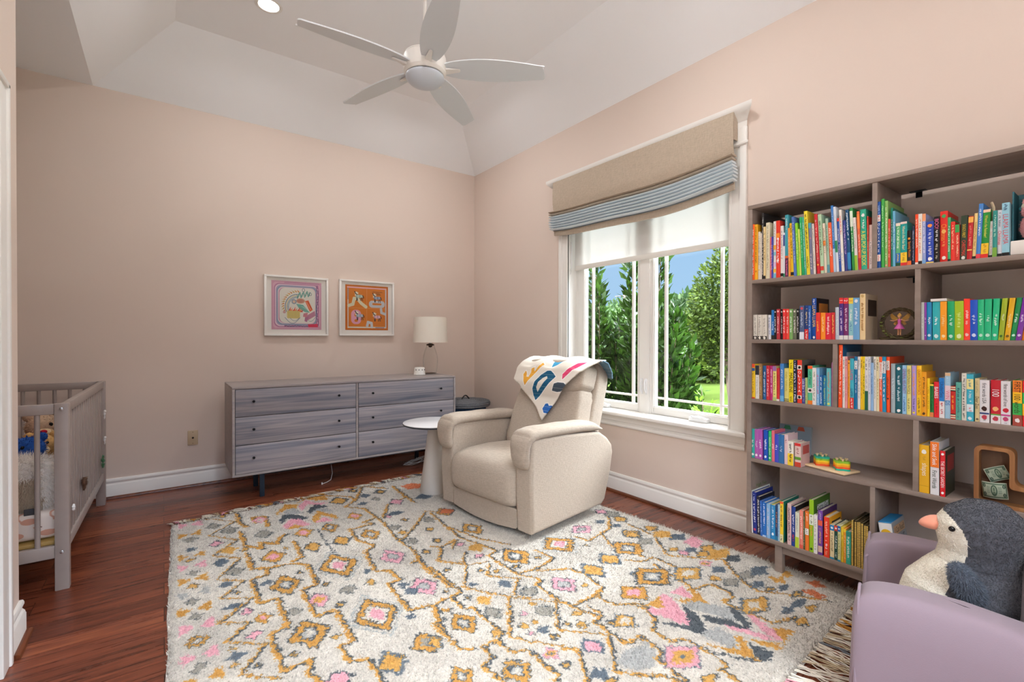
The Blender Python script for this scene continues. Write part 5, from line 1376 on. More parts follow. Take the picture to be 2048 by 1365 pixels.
            for i, c1 in enumerate(ch):
                put_text(mq, c1, S(th*.3, hi-st_*(i+.82), .0009), Vector((0,-1,0)), Vector((0,0,1)), th*.6, st_*.66, fit=False) if c1 != 'I' else put_text(mq, c1, S(th*.05, hi-st_*(i+.82), .0009), Vector((0,-1,0)), Vector((0,0,1)), th*.1, st_*.66, fit=False)
    for nm, dct in (('spine_band', bm_), ('spine_mark', mm_), ('spine_emblem', em_), ('spine_lettering', tm)):
        for (cc, _k), mq in dct.items(): obj(nm, mq, paint(cc, .3 if cc == 'd4b25a' else .45), t, smooth=False)
    if cov:      # a simple printed panel on the cover that faces the room
        cc = cov.split(',')[1]; mq = M(); bq = -th/2-.0004
        lo_, hi_ = (.935, .99) if 'magazine' in desc else (.52, .88)
        mq.add([P(dep*(.45 if lo_ > .9 else .2),bq,h*lo_),P(dep*.9,bq,h*lo_),P(dep*.9,bq,h*hi_),P(dep*(.45 if lo_ > .9 else .2),bq,h*hi_)], [(0,1,2,3)]); obj('cover_panel', mq, paint(cc, .45), t, smooth=False)
        if 'magazine' in desc or 'green cover' in desc and 'lime' in desc:
            mg_ = 'magazine' in desc; tx = M(); 
            put_text(tx, 'High Five' if mg_ else 'Gotta Go!', P(dep*.16,bq-.0004,h*(.825 if mg_ else .765)), (1,0,0), (0,0,1), dep*.72, h*(.10 if mg_ else .11)); obj('cover_title', tx, paint('4a6a20' if mg_ else '14140f', .45), t, smooth=False)
            lb = M(); 
            if mg_: lb.add([P(.004,bq-.0002,h*.89),P(dep*.42,bq-.0002,h*.89),P(dep*.42,bq-.0002,h*.985),P(.004,bq-.0002,h*.985)], [(0,1,2,3)]); obj('cover_label', lb, paint('c8302c', .45), t, smooth=False)
    return t
for l in BD:
    hd, els, cov = l.split('|'); p = hd.split(' ', 7)
    book(int(p[0]), p[1], int(p[2])/1e4, int(p[3])/1e4, int(p[4])/1e3, int(p[5])/1e3, p[6], p[7], els, cov)
# book lying across the board books, ribbon, boxed reader
t = thing('book', 'slim white book lying flat across the tops of the turquoise and orange board books', 'book', (2.60,.512,LEV[1]+.158))
obj('cover', M().box((XF,.4985,LEV[1]+.1575),(XF+.12,.5475,LEV[1]+.1588)).box((XF,.4985,LEV[1]+.1665),(XF+.12,.5475,LEV[1]+.1678)).box((XF,.4985,LEV[1]+.1588),(XF+.0015,.5475,LEV[1]+.1665)), paint('e8e4e0'), t, smooth=False)
obj('pages', M().box((XF+.002,.5,LEV[1]+.1588),(XF+.118,.546,LEV[1]+.1665)), PAGES, t, smooth=False)
rb = M().tube([(XF+.03,.375+.004*math.sin(i),LEV[0]+.13+.012*i) for i in range(8)], .004, 4)
tag(obj('bookmark_ribbon', rb, mat('cream_ribbon','c8b494',.7)), 'cream ribbon standing up behind the thin white book on the top shelf', 'ribbon')
t = thing('book', 'pale blue picture book facing out behind the short board books, fourth shelf', 'book', (2.82,1.18,LEV[3]))
mxp = Matrix.Translation((2.795,1.18,LEV[3]+.001)) @ Matrix.Rotation(math.radians(8), 4, 'Y')
m = M().box((0,-.082,0),(.0022,.082,.155)).box((.0105,-.082,0),(.0127,.082,.155)).box((.0022,.080,0),(.0105,.082,.155)); m.xf(mxp); obj('cover', m, paint('9fb0bc'), t, smooth=False)
m = M().box((.0024,-.080,.002),(.0103,.0798,.153)); m.xf(mxp); obj('pages', m, PAGES, t, smooth=False)
for c_, ya_, yb_ in (('4c9a6a',.02,.06),('c85a40',-.05,-.01)):
    m = M().add([(-.0004,yb_,.128),(-.0004,ya_,.128),(-.0004,ya_+.008,.15),(-.0004,yb_-.006,.15)],[(0,1,2,3)]); m.xf(mxp); obj('cover_panel', m, paint(c_), t, smooth=False)
bx = thing('reader_box', 'silver grey boxed set of early readers leaning behind the small armchair', 'book box', (2.6,.69,LEV[4]))
mxb = Matrix.Translation((2.535,.688,LEV[4]+.001)) @ Matrix.Rotation(math.radians(-9), 4, 'X')
m = M().bbox((0,-.052,0),(.165,-.002,.232),.0015); m.xf(mxb); obj('box', m, paint('9aa4b0', .35), bx)
m = M().bbox((-.0012,-.050,.004),(.0002,-.004,.228),.0005); m.xf(mxb); obj('box_spine', m, paint('eceef0', .35), bx)
m = M()
m.add([(-.0016,-.027+.019*math.cos(i*PI/8),.185+.019*math.sin(i*PI/8)) for i in range(16)], [tuple(range(16))]); m.xf(mxb); obj('yellow_badge', m, paint('f0c428', .4), bx, smooth=False)
m = M(); m.add([(-.0016,-.027+.021*math.cos(i*PI/8),.138+.021*math.sin(i*PI/8)) for i in range(16)], [tuple(range(16))]); m.xf(mxb); obj('blue_badge', m, paint('1c80c4', .4), bx, smooth=False)
m = M().box((.012,-.0528,.178),(.153,-.0522,.214)); m.xf(mxb); obj('ribbon_panel', m, paint('d8b48c', .4), bx, smooth=False)
m = M().box((0,-.05,.2305),(.165,-.004,.2328)); m.xf(mxb); obj('top_flap', m, paint('2a8ccc', .4), bx, smooth=False)
m = M(); put_text(m, 'I Can Read!', (.022,-.0532,.184), (1,0,0), (0,0,1), .12, .024); m.xf(mxb); obj('ribbon_lettering', m, paint('3a2a20'), bx, smooth=False)
m = M(); put_text(m, 'I LOVE', (.030,-.0526,.138), (1,0,0), (0,0,1), .105, .03); put_text(m, 'SNOW', (.030,-.0526,.098), (1,0,0), (0,0,1), .105, .03); m.xf(mxb); obj('title_lettering', m, paint('1c3050'), bx, smooth=False)
# window box holding a sleepy pink plush, right end of the top shelf
pb = thing('toy_box', 'boxed pink plush toy with cream headband on a white tray, top shelf', 'boxed toy', (2.6,.24,LEV[0]))
obj('tray', M().bbox((XF-.002,.135,LEV[0]+.0005),(2.70,.3225,LEV[0]+.052),.003), paint('ece8e2'), pb)
obj('backing', M().box((2.66,.135,LEV[0]+.052),(2.70,.3225,LEV[0]+.245)).box((XF+.03,.318,LEV[0]+.052),(2.66,.3225,LEV[0]+.24)), paint('2a6470'), pb, smooth=False)
m = M()
for i in range(14): a, b = rnd.uniform(.15,.31), rnd.uniform(.19,.238); m.add([(2.6592,a+.012*math.cos(w*PI/4),LEV[0]+b+.009*math.sin(w*PI/4)) for w in range(8)], [tuple(range(8))])
obj('backing_print', m, paint('3aa8b8'), pb, smooth=False)
PKP = mat('pink_plush', 'e09a9c', .95, bump=.4, bscale=300)
m = M().sq((2.585,.262,LEV[0]+.105),(.05,.044,.058),(1,1),20,14).sq((2.58,.258,LEV[0]+.165),(.045,.044,.04),(1,1),20,14).sq((2.575,.285,LEV[0]+.195),(.018,.014,.022),(1,1),10,8).sq((2.575,.232,LEV[0]+.195),(.018,.014,.022),(1,1),10,8).sq((2.545,.26,LEV[0]+.095),(.024,.032,.026),(1,1),14,10)
furry(m, 1200, .006, .002, (0,0,-.1), 9); obj('plush_body', m, PKP, pb)
obj('headband', M().sq((2.578,.258,LEV[0]+.183),(.046,.044,.012),(.6,1),20,8), paint('efe2cc'), pb)
for y in (.244, .276):
    obj('stitched_eye', M().tube([(2.540-.0+.003*abs(q-2),y-.008+.004*q,LEV[0]+.158-.003*(4-(q-2)**2)/4) for q in range(5)], .0012, 5), paint('3a2024'), pb)
obj('stitched_mouth', M().tube([(2.5225+.0015*abs(q-3),.248+.004*q,LEV[0]+.085-.004*(9-(q-3)**2)/9) for q in range(7)], .0011, 5), paint('3a2024'), pb)
# fairy in a twig ring
fy, fzz = .668, LEV[1]
fr_ = thing('fairy_ornament', 'twig ring ornament with a pink dressed winged fairy standing inside, second shelf', 'ornament', (2.60,fy,fzz))
TW = mat('twig', '4a3c24', .8, nscale=50, namt=.4); GRN = mat('moss_leaf', '6a7434', .8)
m = M()
for k in range(4):
    m.tube([(2.60+.007*math.cos(5*w*.1309+k*1.57), fy+(.062+.006*math.sin(5*w*.1309+k*1.57))*math.cos(w*.1309), fzz+.072+(.062+.006*math.sin(5*w*.1309+k*1.57))*math.sin(w*.1309)) for w in range(49)], .0035, 6, cap=False)
obj('twig_ring', m, TW, fr_)
m = M()
for k in range(4): m.tube([(2.585+.012*k, fy-.068+.0136*w, fzz+.005+.003*math.sin(w*1.3+k)) for w in range(11)], .0045, 6)
obj('twig_base', m, TW, fr_)
m = M()
for k in range(26):
    w = rnd.uniform(2.6, 6.9); m.sq((2.597+rnd.uniform(-.008,.004), fy+.064*math.cos(w), fzz+.072+.064*math.sin(w)),(.004,.007,.004),(1,1),6,4)
obj('ring_leaf', m, GRN, fr_)
SKIN = mat('doll_skin', 'e0a878', .6); DRESS = mat('doll_dress', 'd060a8', .6); HAIRM = mat('doll_hair', 'c89a40', .6)
F = lambda dy, dz, dx=0: (2.60+dx, fy+dy, fzz+dz)
m = M().sq(F(0,.104),(.007,.0068,.008),(1,1),14,10).tube([F(0,.098),F(0,.09)],.0026,8).tube([F(0,.088),F(.009,.088),F(.02,.083),F(.033,.086)],[.003,.0026,.0021,.0016],7).tube([F(0,.088),F(-.009,.088),F(-.02,.083),F(-.033,.086)],[.003,.0026,.0021,.0016],7)
for q in (-1, 1): m.tube([F(q*.004,.05),F(q*.004,.036),F(q*.004,.024),F(q*.0045,.022,-.005)],[.0035,.003,.0022,.0024],7)
obj('body', m, SKIN, fr_)
obj('dress', M().lathe([(.0055,.091),(.007,.085),(.0055,.073),(.009,.066),(.018,.05),(.0195,.048),(.017,.0485),(.004,.06)], (2.60,fy,fzz), 24), DRESS, fr_)
obj('hair', M().sq(F(0,.107,.001),(.0082,.0078,.0068),(1,1),12,8).sq(F(0,.114,.003),(.004,.004,.004),(1,1),8,6), HAIRM, fr_)
for q in (-1, 1):
    obj('wing', M().prism([(0,.085),(q*.01,.098),(q*.03,.118),(q*.036,.108),(q*.03,.092),(q*.014,.084),(q*.024,.07),(q*.016,.064),(q*.004,.078)][::q], lambda a, b, h_: (2.606+h_+.1*abs(a), fy-a, fzz+b), .0008), mat('amber_wing','a87c30',.4), fr_, smooth=False)
# rainbow stacking toy on a wooden board
sz_ = LEV[3]
stt = thing('stacking_toy', 'wooden board holding two rainbow stacks of flower shaped pieces, fourth shelf', 'stacking toy', (2.60,.93,sz_))
mb_ = Matrix.Translation((2.61,.930,sz_)) @ Matrix.Rotation(math.radians(-13), 4, 'Z')
m = M().bbox((-.062,-.098,.0005),(.062,.098,.012),.006,3); m.xf(mb_); obj('board', m, wood('birch','d8b88c','e6cba4','Y',rough=.55), stt)
RB = ['e8542c','f0a020','f0cc28','8cc034','24b498']
for s_, order in ((1, (0,1,2,3,4)), (-1, (4,0,1,2,3))):
    for i, ci in enumerate(order):
        m = M(); 
        pl = [((.032+.006*math.cos(4*w*PI/18))*math.cos(w*PI/18), (.032+.006*math.cos(4*w*PI/18))*math.sin(w*PI/18)) for w in range(36)]
        m.prism(pl, lambda a, b, h_, i=i, s_=s_: (a*(1-.0*i)+.0, b+s_*.048, .0125+i*.0088+h_), .0086); m.xf(mb_)
        obj('ring_piece', m, mat('toy_'+RB[ci], RB[ci], .45), stt, ang=30)
    for a in range(4):
        m = M().lathe([(.0045,0),(.0045,.058),(.0065,.058),(.0065,.063),(0,.064)], (.019*math.cos(a*1.57+.78), s_*.048+.019*math.sin(a*1.57+.78), .004), 12); m.xf(mb_)
        obj('peg', m, MATS['birch'], stt)
# L shaped wooden bank with clear front and bank notes
Ls = thing('letter_bank', 'L shaped wooden money bank with clear front holding dollar notes, fourth shelf', 'money bank', (2.57,.33,LEV[3]))
def roundpoly(pts, r, n=5):
    o = []; N_ = len(pts)
    for i in range(N_):
        p, a, b = Vector(pts[i]), Vector(pts[i-1]), Vector(pts[(i+1)%N_]); u, v = (a-p).normalized(), (b-p).normalized()
        for j in range(n+1): q = j/n; o.append(tuple(p+u*r*(1-q)**2+v*r*q**2))
    return o
LY, LZ = .4165, LEV[3]+.001
outer = roundpoly([(0,0),(.30,0),(.30,.088),(.110,.088),(.110,.225),(0,.225)], .026)
inner = roundpoly([(.014,.014),(.286,.014),(.286,.074),(.096,.074),(.096,.211),(.014,.211)], .016)
OAK = wood('honey_oak', '8a5a34', 'ab7a4c', 'Z', rough=.5)
m = M(); n = len(outer); vs = []
for x in (2.535, 2.59):
    for pl in (outer, inner): vs += [(x, LY-a, LZ+b) for a, b in pl]
for i in range(n):
    j = (i+1)%n
    for q in ((i,j,n+j,n+i),(2*n+i,3*n+i,3*n+j,2*n+j),(i,2*n+i,2*n+j,j),(n+i,n+j,3*n+j,3*n+i)): m.f.append(q); m.mi.append(0)
m.v += vs; obj('wooden_rim', m, OAK, Ls, ang=30)
m = M().prism(inner, lambda a, b, h_: (2.583+h_, LY-a, LZ+b), .005); obj('back_panel', m, wood('dark_oak','6a4a34','7e5a40','Z',rough=.6), Ls, smooth=False)
m = M().prism(inner, lambda a, b, h_: (2.5385+h_, LY-a, LZ+b), .002); obj('clear_front', m, thin_glass('acrylic', .05), Ls, smooth=False)
def note_art():
    p = Paint(300, 130, 'c9cfbc'); g = '3c5a48'
    p.poly(rrect(.03,.06,.97,.94,.02), '5c7862'); p.poly(rrect(.06,.13,.94,.87,.02), 'b9c4ae')
    p.disc(.5,.5,.13,'4c6654',.34); p.disc(.5,.48,.085,'a8b49c',.24); p.disc(.5,.42,.035,'6a7e68',.12); p.poly([(.44,.7),(.47,.56),(.53,.56),(.56,.7)],'6a7e68')
    for x in (.12,.88):
        for y in (.24,.76): p.disc(x,y,.055,'405c4a',.12); p.line([(x,y-.07),(x,y+.07)],.012,'dfe4d4')
    for i in range(7): p.line([(.22,.3+.06*i),(.34,.3+.06*i)],.006,g); p.line([(.66,.3+.06*i),(.79,.3+.06*i)],.006,g)
    return p.a
NOTE = img_mat('bank_note', note_art(), .85)
def banknote(label, yc, zc, w_, h_, rot, x, curl):
    m = M(); m.grid(lambda u, v: (x+curl*math.sin(PI*u*1.1)*.012+.003*v, (u-.5)*w_, (v-.5)*h_), 12, 3)
    o = obj('bank_note', m, NOTE, None, rel=False); uv = o.data.uv_layers.new()
    for l in o.data.loops: v = o.data.vertices[l.vertex_index].co; uv.data[l.index].uv = (.5-v.y/w_, v.z/h_+.5)
    o.matrix_world = Matrix.Translation((0,yc,zc)) @ Matrix.Rotation(rot, 4, 'X')
    sd = o.modifiers.new('thick', 'SOLIDIFY'); sd.thickness = .0004
    tag(o, label, 'bank note', 'dollar notes in the letter bank')
banknote('tilted one dollar note highest inside the wooden money bank', LY-.062, LZ+.121, .062, .052, math.radians(-26), 2.556, 1)
banknote('creased one dollar note low in the upright arm of the money bank', LY-.055, LZ+.058, .070, .060, math.radians(-6), 2.553, -1)
banknote('one dollar note lying at the foot of the money bank, half hidden', LY-.20, LZ+.036, .11, .036, math.radians(-3), 2.556, 1)
# ------------------------------------------------------------------ child's armchair and penguin
fwv = Vector((-.24,.971,0)).normalized(); rtv = Vector((.971,.24,0)).normalized()
org = Vector((1.72,.55,0))-fwv*.25+rtv*.31
RZ = math.atan2(fwv.y, fwv.x)
kc = thing('child_armchair', 'small lilac slipcovered child armchair holding the penguin in front of the bookcase', 'armchair', tuple(org), rz=RZ)
LIL = mat('lilac_cotton', '8F7F8B', .85, sheen=.2, bump=.15, bscale=500)
def armf(s):
    def g(x, y, z):
        q = max(0, (z+.05)/.27)                       # soft roll outward near the top
        return (x-.012*q*(x > 0)+.004*math.sin(x*40+z*18)*(.3+q), y+s*.016*math.sin(PI*min(1, q))+.003*math.sin(x*25+z*11), z-.035*max(0, -x/.25)*max(0, z/.22))
    return g
for s in (1, -1):
    a = rob('arm', M().sq((.0,s*.248,.222),(.262,.066,.222),(.30,.2),64,36,armf(s)), LIL, kc, ang=80)
    pts = [(.262,s*.248+.067*math.cos(w*PI/16)*1.0,.36+.075*math.sin(w*PI/16)) for w in range(17)]
    fp = [(.246,s*.248+.062,.03+.33*i/8) for i in range(9)]+[(.238,s*.262+.058*math.cos(w*PI/14),.365+.066*math.sin(w*PI/14)) for w in range(15)]+[(.246,s*.248-.062,.36-.33*i/8) for i in range(9)]
    rob('piping', M().tube(fp, .0042, 8), LIL, a)
    y_ = s*(.248+.0665); rob('piping', M().tube([(.246,y_*.99,.212),(.18,y_,.206),(.06,y_,.200),(-.08,y_,.196),(-.24,y_*.99,.194)], .0038, 8), LIL, a)
rob('seat_cushion', M().sq((.03,0,.185),(.222,.186,.072),(.30,.28),40,20), LIL, kc, ang=80)
rob('seat_base', M().bbox((-.2,-.188,.004),(.238,.188,.14),.02,3), LIL, kc)
rob('backrest', M().sq((-.195,0,.29),(.075,.285,.288),(.34,.32),48,30,lambda x, y, z: (x-.10*max(0, z), y*(1-.16*max(0, z/.29)**2), z)), LIL, kc, ang=80)
pg = thing('plush_penguin', 'large plush penguin with white face and coral beak sitting in the lilac armchair', 'soft toy', tuple(org+Vector((0,0,.25))), rz=RZ)
ZT = [.0,.015,.05,.10,.16,.21,.25,.285,.325,.37,.405,.435,.447]; RT = [.06,.112,.142,.153,.148,.124,.100,.096,.106,.106,.088,.052,.004]; XT = [-.02,-.02,-.022,-.025,-.03,-.04,-.05,-.054,-.056,-.058,-.062,-.068,-.07]
def pbody(u, v):
    z = .447*u; r_ = float(np.interp(z, ZT, RT)); xc = float(np.interp(z, ZT, XT)); w = 2*PI*v
    bel = 1+.10*max(0, math.cos(w))*math.exp(-((z-.10)/.09)**2)
    return (xc+r_*math.cos(w)*bel, .0+r_*math.sin(w)*(.98 if z < .25 else 1.02), z)
m = M(); m.grid(pbody, 150, 150, cv=True)
for i, f_ in enumerate(m.f):
    x, y, z = [sum(m.v[j][c] for j in f_)/len(f_) for c in range(3)]
    face = ((x-.045)/.066)**2+((z-.310)/.088)**2 < 1 and z < .395
    bib = z < .285 and x > .004+.30*max(0, .25-z)
    m.mi[i] = 1 if (face or bib) else 0
furry(m, 48000, .016, .0024, (-.1,0,-.5), 11, .7)
PN = mat('charcoal_plush', '4b4d55', .95, sheen=.3, nscale=70, namt=.22); PW = mat('ivory_plush', 'E9E4D8', .95)
pb_ = rob('body', m, [PN, PW], pg, ang=180)
rob('beak', M().sq((.058,.0,.350),(.036,.036,.027),(1,1),24,16,lambda x, y, z: (x, y*(1-.35*(x+.036)/.072), z*(1-.30*(x+.036)/.072)-.012*((x+.036)/.072)**2)), mat('coral_velour','E99A80',.8,sheen=.2), pg)
for s in (1, -1):
    rob('eye', M().sq((.016,s*.090,.362),(.0085,.0065,.0085),(1,1),14,10), mat('black_bead','0c0c0e',.15), pg)
    wg = M().sq((0,0,0),(.034,.022,.066),(.9,.9),22,18,lambda x, y, z: (x*(1-.25*z/.085), y, z))
    wg.xf(Matrix.Translation((-.012,s*.148,.222)) @ Matrix.Rotation(math.radians(24), 4, 'Y') @ Matrix.Rotation(math.radians(-s*10), 4, 'X'))
    furry(wg, 3600, .0115, .0026, (-.1,0,-.5), 12+s, .7); rob('wing', wg, mat('slate_plush','56606e',.95,sheen=.3,nscale=70,namt=.2), pg, ang=180)
    rob('foot', M().sq((.150,s*.075,.022),(.045,.035,.020),(1,1),18,12), MATS['coral_velour'], pg)
# ------------------------------------------------------------------ rug
QX0, QX1, QY0, QY1 = -.1, 2.75, .55, 3.9
RW, RH = 1140, 1340
RC = {'O':'ba8b46','P':'cf98a4','K':'4c5359','G':'8f8c84','I':'5b6671','L':'a0a1a0','C':'bf9450','R':'c0704c','W':'c6c1b8'}
def smooth_noise(w, h, step, seed):
    R = np.random.RandomState(seed); g_ = R.uniform(-1, 1, (h//step+3, w//step+3)); y = np.arange(h)/step; x = np.arange(w)/step
    yi, xi = y.astype(int), x.astype(int); fy_, fx_ = (y-yi)[:,None], (x-xi)[None,:]; fy_ = fy_*fy_*(3-2*fy_); fx_ = fx_*fx_*(3-2*fx_)
    a = g_[yi][:,xi]; b = g_[yi][:,xi+1]; c = g_[yi+1][:,xi]; d = g_[yi+1][:,xi+1]
    return a*(1-fy_)*(1-fx_)+b*(1-fy_)*fx_+c*fy_*(1-fx_)+d*fy_*fx_
def rug_art():
    p = Paint(RW, RH, 'beb9b1')
    n1 = smooth_noise(RW, RH, 90, 1); n2 = smooth_noise(RW, RH, 14, 2)
    p.a *= (1+.05*n1+.035*n2)[..., None]
    wob = (smooth_noise(RW, RH, 5, 3)*4.2+smooth_noise(RW, RH, 2, 5)*2.5, smooth_noise(RW, RH, 5, 4)*4.2+smooth_noise(RW, RH, 2, 6)*2.5)
    ux = lambda mm_: (mm_/1000-QX0)/(QX1-QX0); uy = lambda mm_: (QY1-mm_/1000)/(QY1-QY0)
    kx, ky = 1/(1000*(QX1-QX0)), 1/(1000*(QY1-QY0))
    def dia(cx, cy, a, b, c): p.poly([(ux(cx-a),uy(cy)),(ux(cx),uy(cy+b)),(ux(cx+a),uy(cy)),(ux(cx),uy(cy-b))], c, wob)
    st = {'A':[(1.22,'9aa0a2'),(1.14,'beb9b1'),(1,'K'),(.90,'O'),(.60,'K'),(.53,'W'),(.36,'P')],'b':[(1,'K'),(.88,'O'),(.52,'K'),(.38,'L'),(.2,'W')],'C':[(1,'K'),(.8,'C')],'c':[(1,'C')],'d':[(1,'K'),(.88,'O'),(.48,'P')],'D':[(1,'K'),(.88,'O'),(.48,'P')],
          'E':[(1,'K'),(.78,'P')],'e':[(1.05,'I'),(.74,'P')],'F':[(1,'K'),(.9,'P'),(.5,'K'),(.42,'L')],'G':[(1,'K'),(.86,'G')],'H':[(1,'K'),(.55,'C')],'I':[(1,'I')],'K':[(1,'K')],'P':[(1,'P'),(.5,'W')],'Q':[(1,'K'),(.9,'P'),(.5,'C')],
          'g':[(1,'K'),(.86,'O'),(.45,'G')],'i':[(1,'I'),(.84,'C'),(.45,'W')],'o':[(1,'I'),(.74,'C')],'q':[(1,'I'),(.92,'P'),(.55,'C'),(.2,'I')],'r':[(1,'K'),(.85,'R')]}
    dat = [l.split() for l in RUGDATA.strip().split('\n')]
    for q in dat:
        if q[0] == 'Z':
            v = list(map(int, q[3:])); pts = [(ux(v[i]), uy(v[i+1])) for i in range(0, len(v), 2)]; wd = int(q[2])*kx*1.2
            if q[1] == 'O': p.line([(a+.0022, b+.0018) for a, b in pts], wd*1.35, RC['K'], wob)
            p.line(pts, wd, RC[q[1]], wob)
    for q in dat:
        if q[0] == 'Y': v = list(map(int, q[2:])); p.poly([(ux(v[i]), uy(v[i+1])) for i in range(0, len(v), 2)], RC[q[1]], wob)
    for q in dat:
        if q[0] == 'D':
            for s, c in st.get(q[1], [(1, q[1])]): dia(int(q[2]), int(q[3]), int(q[4])*s, int(q[5])*s, RC.get(c, c))
        elif q[0] == 'B':
            cx, cy, a, b = map(int, q[2:6])
            for s in (-1, 1):
                pl = [(ux(cx+s*a),uy(cy+b)),(ux(cx+s*a*.12),uy(cy)),(ux(cx+s*a),uy(cy-b))]; p.poly(pl, RC[q[1]], wob)
    R = np.random.RandomState(8); j = R.normal(0, 1, (RH, RW)); j = (j+np.roll(j, 1, 0)+np.roll(j, 2, 0)+np.roll(j, 1, 1))/2
    p.a = np.clip(p.a*(1+.055*j)[..., None], 0, 1)
    return p.a
QC = [(-.02,.665),(2.66,.80),(2.40,3.80),(.036,3.705)]    # near-left, near-right, far-right, far-left
def quad(u, v):
    a, b, c, d = QC; return tuple((a[i]*(1-u)+b[i]*u)*(1-v)+(d[i]*(1-u)+c[i]*u)*v for i in (0, 1))
def rug():
    NU, NV = 120, 140; R = np.random.RandomState(21)
    u, v = np.meshgrid(np.linspace(0, 1, NU), np.linspace(0, 1, NV), indexing='ij')
    Q = np.array(QC); ed = .006*smooth_noise(NV, NU, 6, 31)
    X = (Q[0,0]*(1-u)+Q[1,0]*u)*(1-v)+(Q[3,0]*(1-u)+Q[2,0]*u)*v+ed*((u < .001)|(u > .999)); Y = (Q[0,1]*(1-u)+Q[1,1]*u)*(1-v)+(Q[3,1]*(1-u)+Q[2,1]*u)*v
    dist = np.minimum(np.minimum(u, 1-u)*2.5, np.minimum(v, 1-v)*3.0)
    Zt = .003+.0085*np.clip(dist/.02, 0, 1)**.5+.0012*smooth_noise(NV, NU, 3, 30)
    vt = np.stack([X, Y, Zt], -1).reshape(-1, 3)
    i = np.arange(NU-1)[:,None]*NV+np.arange(NV-1)[None,:]; i = i.ravel()
    quads = np.stack([i, i+NV, i+NV+1, i+1], 1)
    n = 150000; tu, tv = R.rand(n), R.rand(n)
    tx = (Q[0,0]*(1-tu)+Q[1,0]*tu)*(1-tv)+(Q[3,0]*(1-tu)+Q[2,0]*tu)*tv; ty = (Q[0,1]*(1-tu)+Q[1,1]*tu)*(1-tv)+(Q[3,1]*(1-tu)+Q[2,1]*tu)*tv
    root = np.stack([tx, ty, np.full(n, .006)], 1); d = R.normal(0, .55, (n,3)); d[:,2] = 1; d[:,1] -= .35; d /= np.linalg.norm(d, axis=1)[:,None]
    ang = R.rand(n)*2*PI; s = np.stack([np.cos(ang), np.sin(ang), np.zeros(n)], 1)*.0032; L_ = R.uniform(.010, .019, n)[:,None]
    tv_ = np.stack([root-s, root+s, root+d*L_], 1).reshape(-1, 3)
    o = len(vt); tri = o+np.arange(n)[:,None]*3+np.arange(3)[None,:]
    V = np.concatenate([vt, tv_]); nl = len(quads)*4+n*3
    me = bpy.data.meshes.new('area_rug'); me.vertices.add(len(V)); me.vertices.foreach_set('co', V.ravel())
    li = np.concatenate([quads.ravel(), tri.ravel()]); me.loops.add(nl); me.loops.foreach_set('vertex_index', li)
    ls = np.concatenate([np.arange(len(quads))*4, len(quads)*4+np.arange(n)*3]); me.polygons.add(len(ls)); me.polygons.foreach_set('loop_start', ls)
    me.update(calc_edges=True)
    rep = np.concatenate([vt[:, :2], np.repeat(root[:, :2], 3, 0)]); uvv = rep[li]; uvv = np.stack([(uvv[:,0]-QX0)/(QX1-QX0), (uvv[:,1]-QY0)/(QY1-QY0)], 1)
    ul = me.uv_layers.new(name='uv'); ul.data.foreach_set('uv', uvv.ravel()); me.polygons.foreach_set('use_smooth', np.ones(len(ls), bool)); me.validate()
    me.materials.append(img_mat('rug_pattern', rug_art(), .95))
    o = bpy.data.objects.new('area_rug', me); COL.objects.link(o)
    tag(o, 'large shaggy cream rug with ochre pink and grey diamonds on the wood floor', 'rug')
    YC = [mat('yarn_cream','d9d2c4',.95), mat('yarn_ochre','bf8a3c',.95), mat('yarn_pink','d095a2',.95), mat('yarn_grey','70747a',.95), mat('yarn_sand','b9a88c',.95)]
    for v0, sg, ln in ((1, 1, .085), (0, -1, .15)):
        m = M(); k = 0
        while k < 104:
            uu = (k+.5+rnd.uniform(-.3, .3))/104; bx0, by0 = quad(uu, v0); ci = rnd.choice([0,0,0,4,1,2,3,0])
            dirx = rnd.uniform(-.55, .55)+(.35 if v0 == 0 else -.2); lt = ln*rnd.uniform(.6, 1.2)
            for s_ in range(6):
                a0, c1 = rnd.uniform(-.009, .009), rnd.uniform(-.35, .35); z0 = rnd.uniform(.003, .010); pts = []
                for i_ in range(6):
                    q = i_/5; pts.append((bx0+a0+(dirx+c1*q)*lt*q*.8+.004*math.sin(q*9+s_), by0+sg*(-.004+lt*q), .0045+z0*(1-q)**2+.006*math.sin(q*PI)*rnd.random()+.0012*s_*(1-q)))
                m.tube(pts, [.0021,.0021,.0021,.0021,.002,.0012], 5, k=ci, cap=False)
            k += 1
        fo = obj('fringe', m, YC, o); fo['kind'] = 'stuff'
rug()
# ------------------------------------------------------------------ shades on the window
LINEN = weave('taupe_linen', 'BAAB99', 300, .08)
# roller shade: sheer white cloth with a hem bar
rm = bpy.data.materials.new('sheer_shade_cloth'); rm.use_nodes = True; nt = rm.node_tree; nt.nodes.clear()
o_ = nt.nodes.new('ShaderNodeOutputMaterial'); df = nt.nodes.new('ShaderNodeBsdfDiffuse'); tl = nt.nodes.new('ShaderNodeBsdfTranslucent'); tp = nt.nodes.new('ShaderNodeBsdfTransparent')
df.inputs['Color'].default_value = lin('F0EFEC'); tl.inputs['Color'].default_value = lin('F2F2F0')
m1 = nt.nodes.new('ShaderNodeMixShader'); m1.inputs[0].default_value = .25; m2 = nt.nodes.new('ShaderNodeMixShader'); m2.inputs[0].default_value = .10
nt.links.new(df.outputs[0], m1.inputs[1]); nt.links.new(tl.outputs[0], m1.inputs[2]); nt.links.new(m1.outputs[0], m2.inputs[1]); nt.links.new(tp.outputs[0], m2.inputs[2]); nt.links.new(m2.outputs[0], o_.inputs['Surface'])
rs = thing('roller_shade', 'sheer white roller shade pulled halfway down the window', 'window shade', (2.93, 2.32, 1.8))
obj('shade_cloth', M().box((2.9295,1.60,1.835),(2.9305,3.045,2.42)), rm, rs, smooth=False)
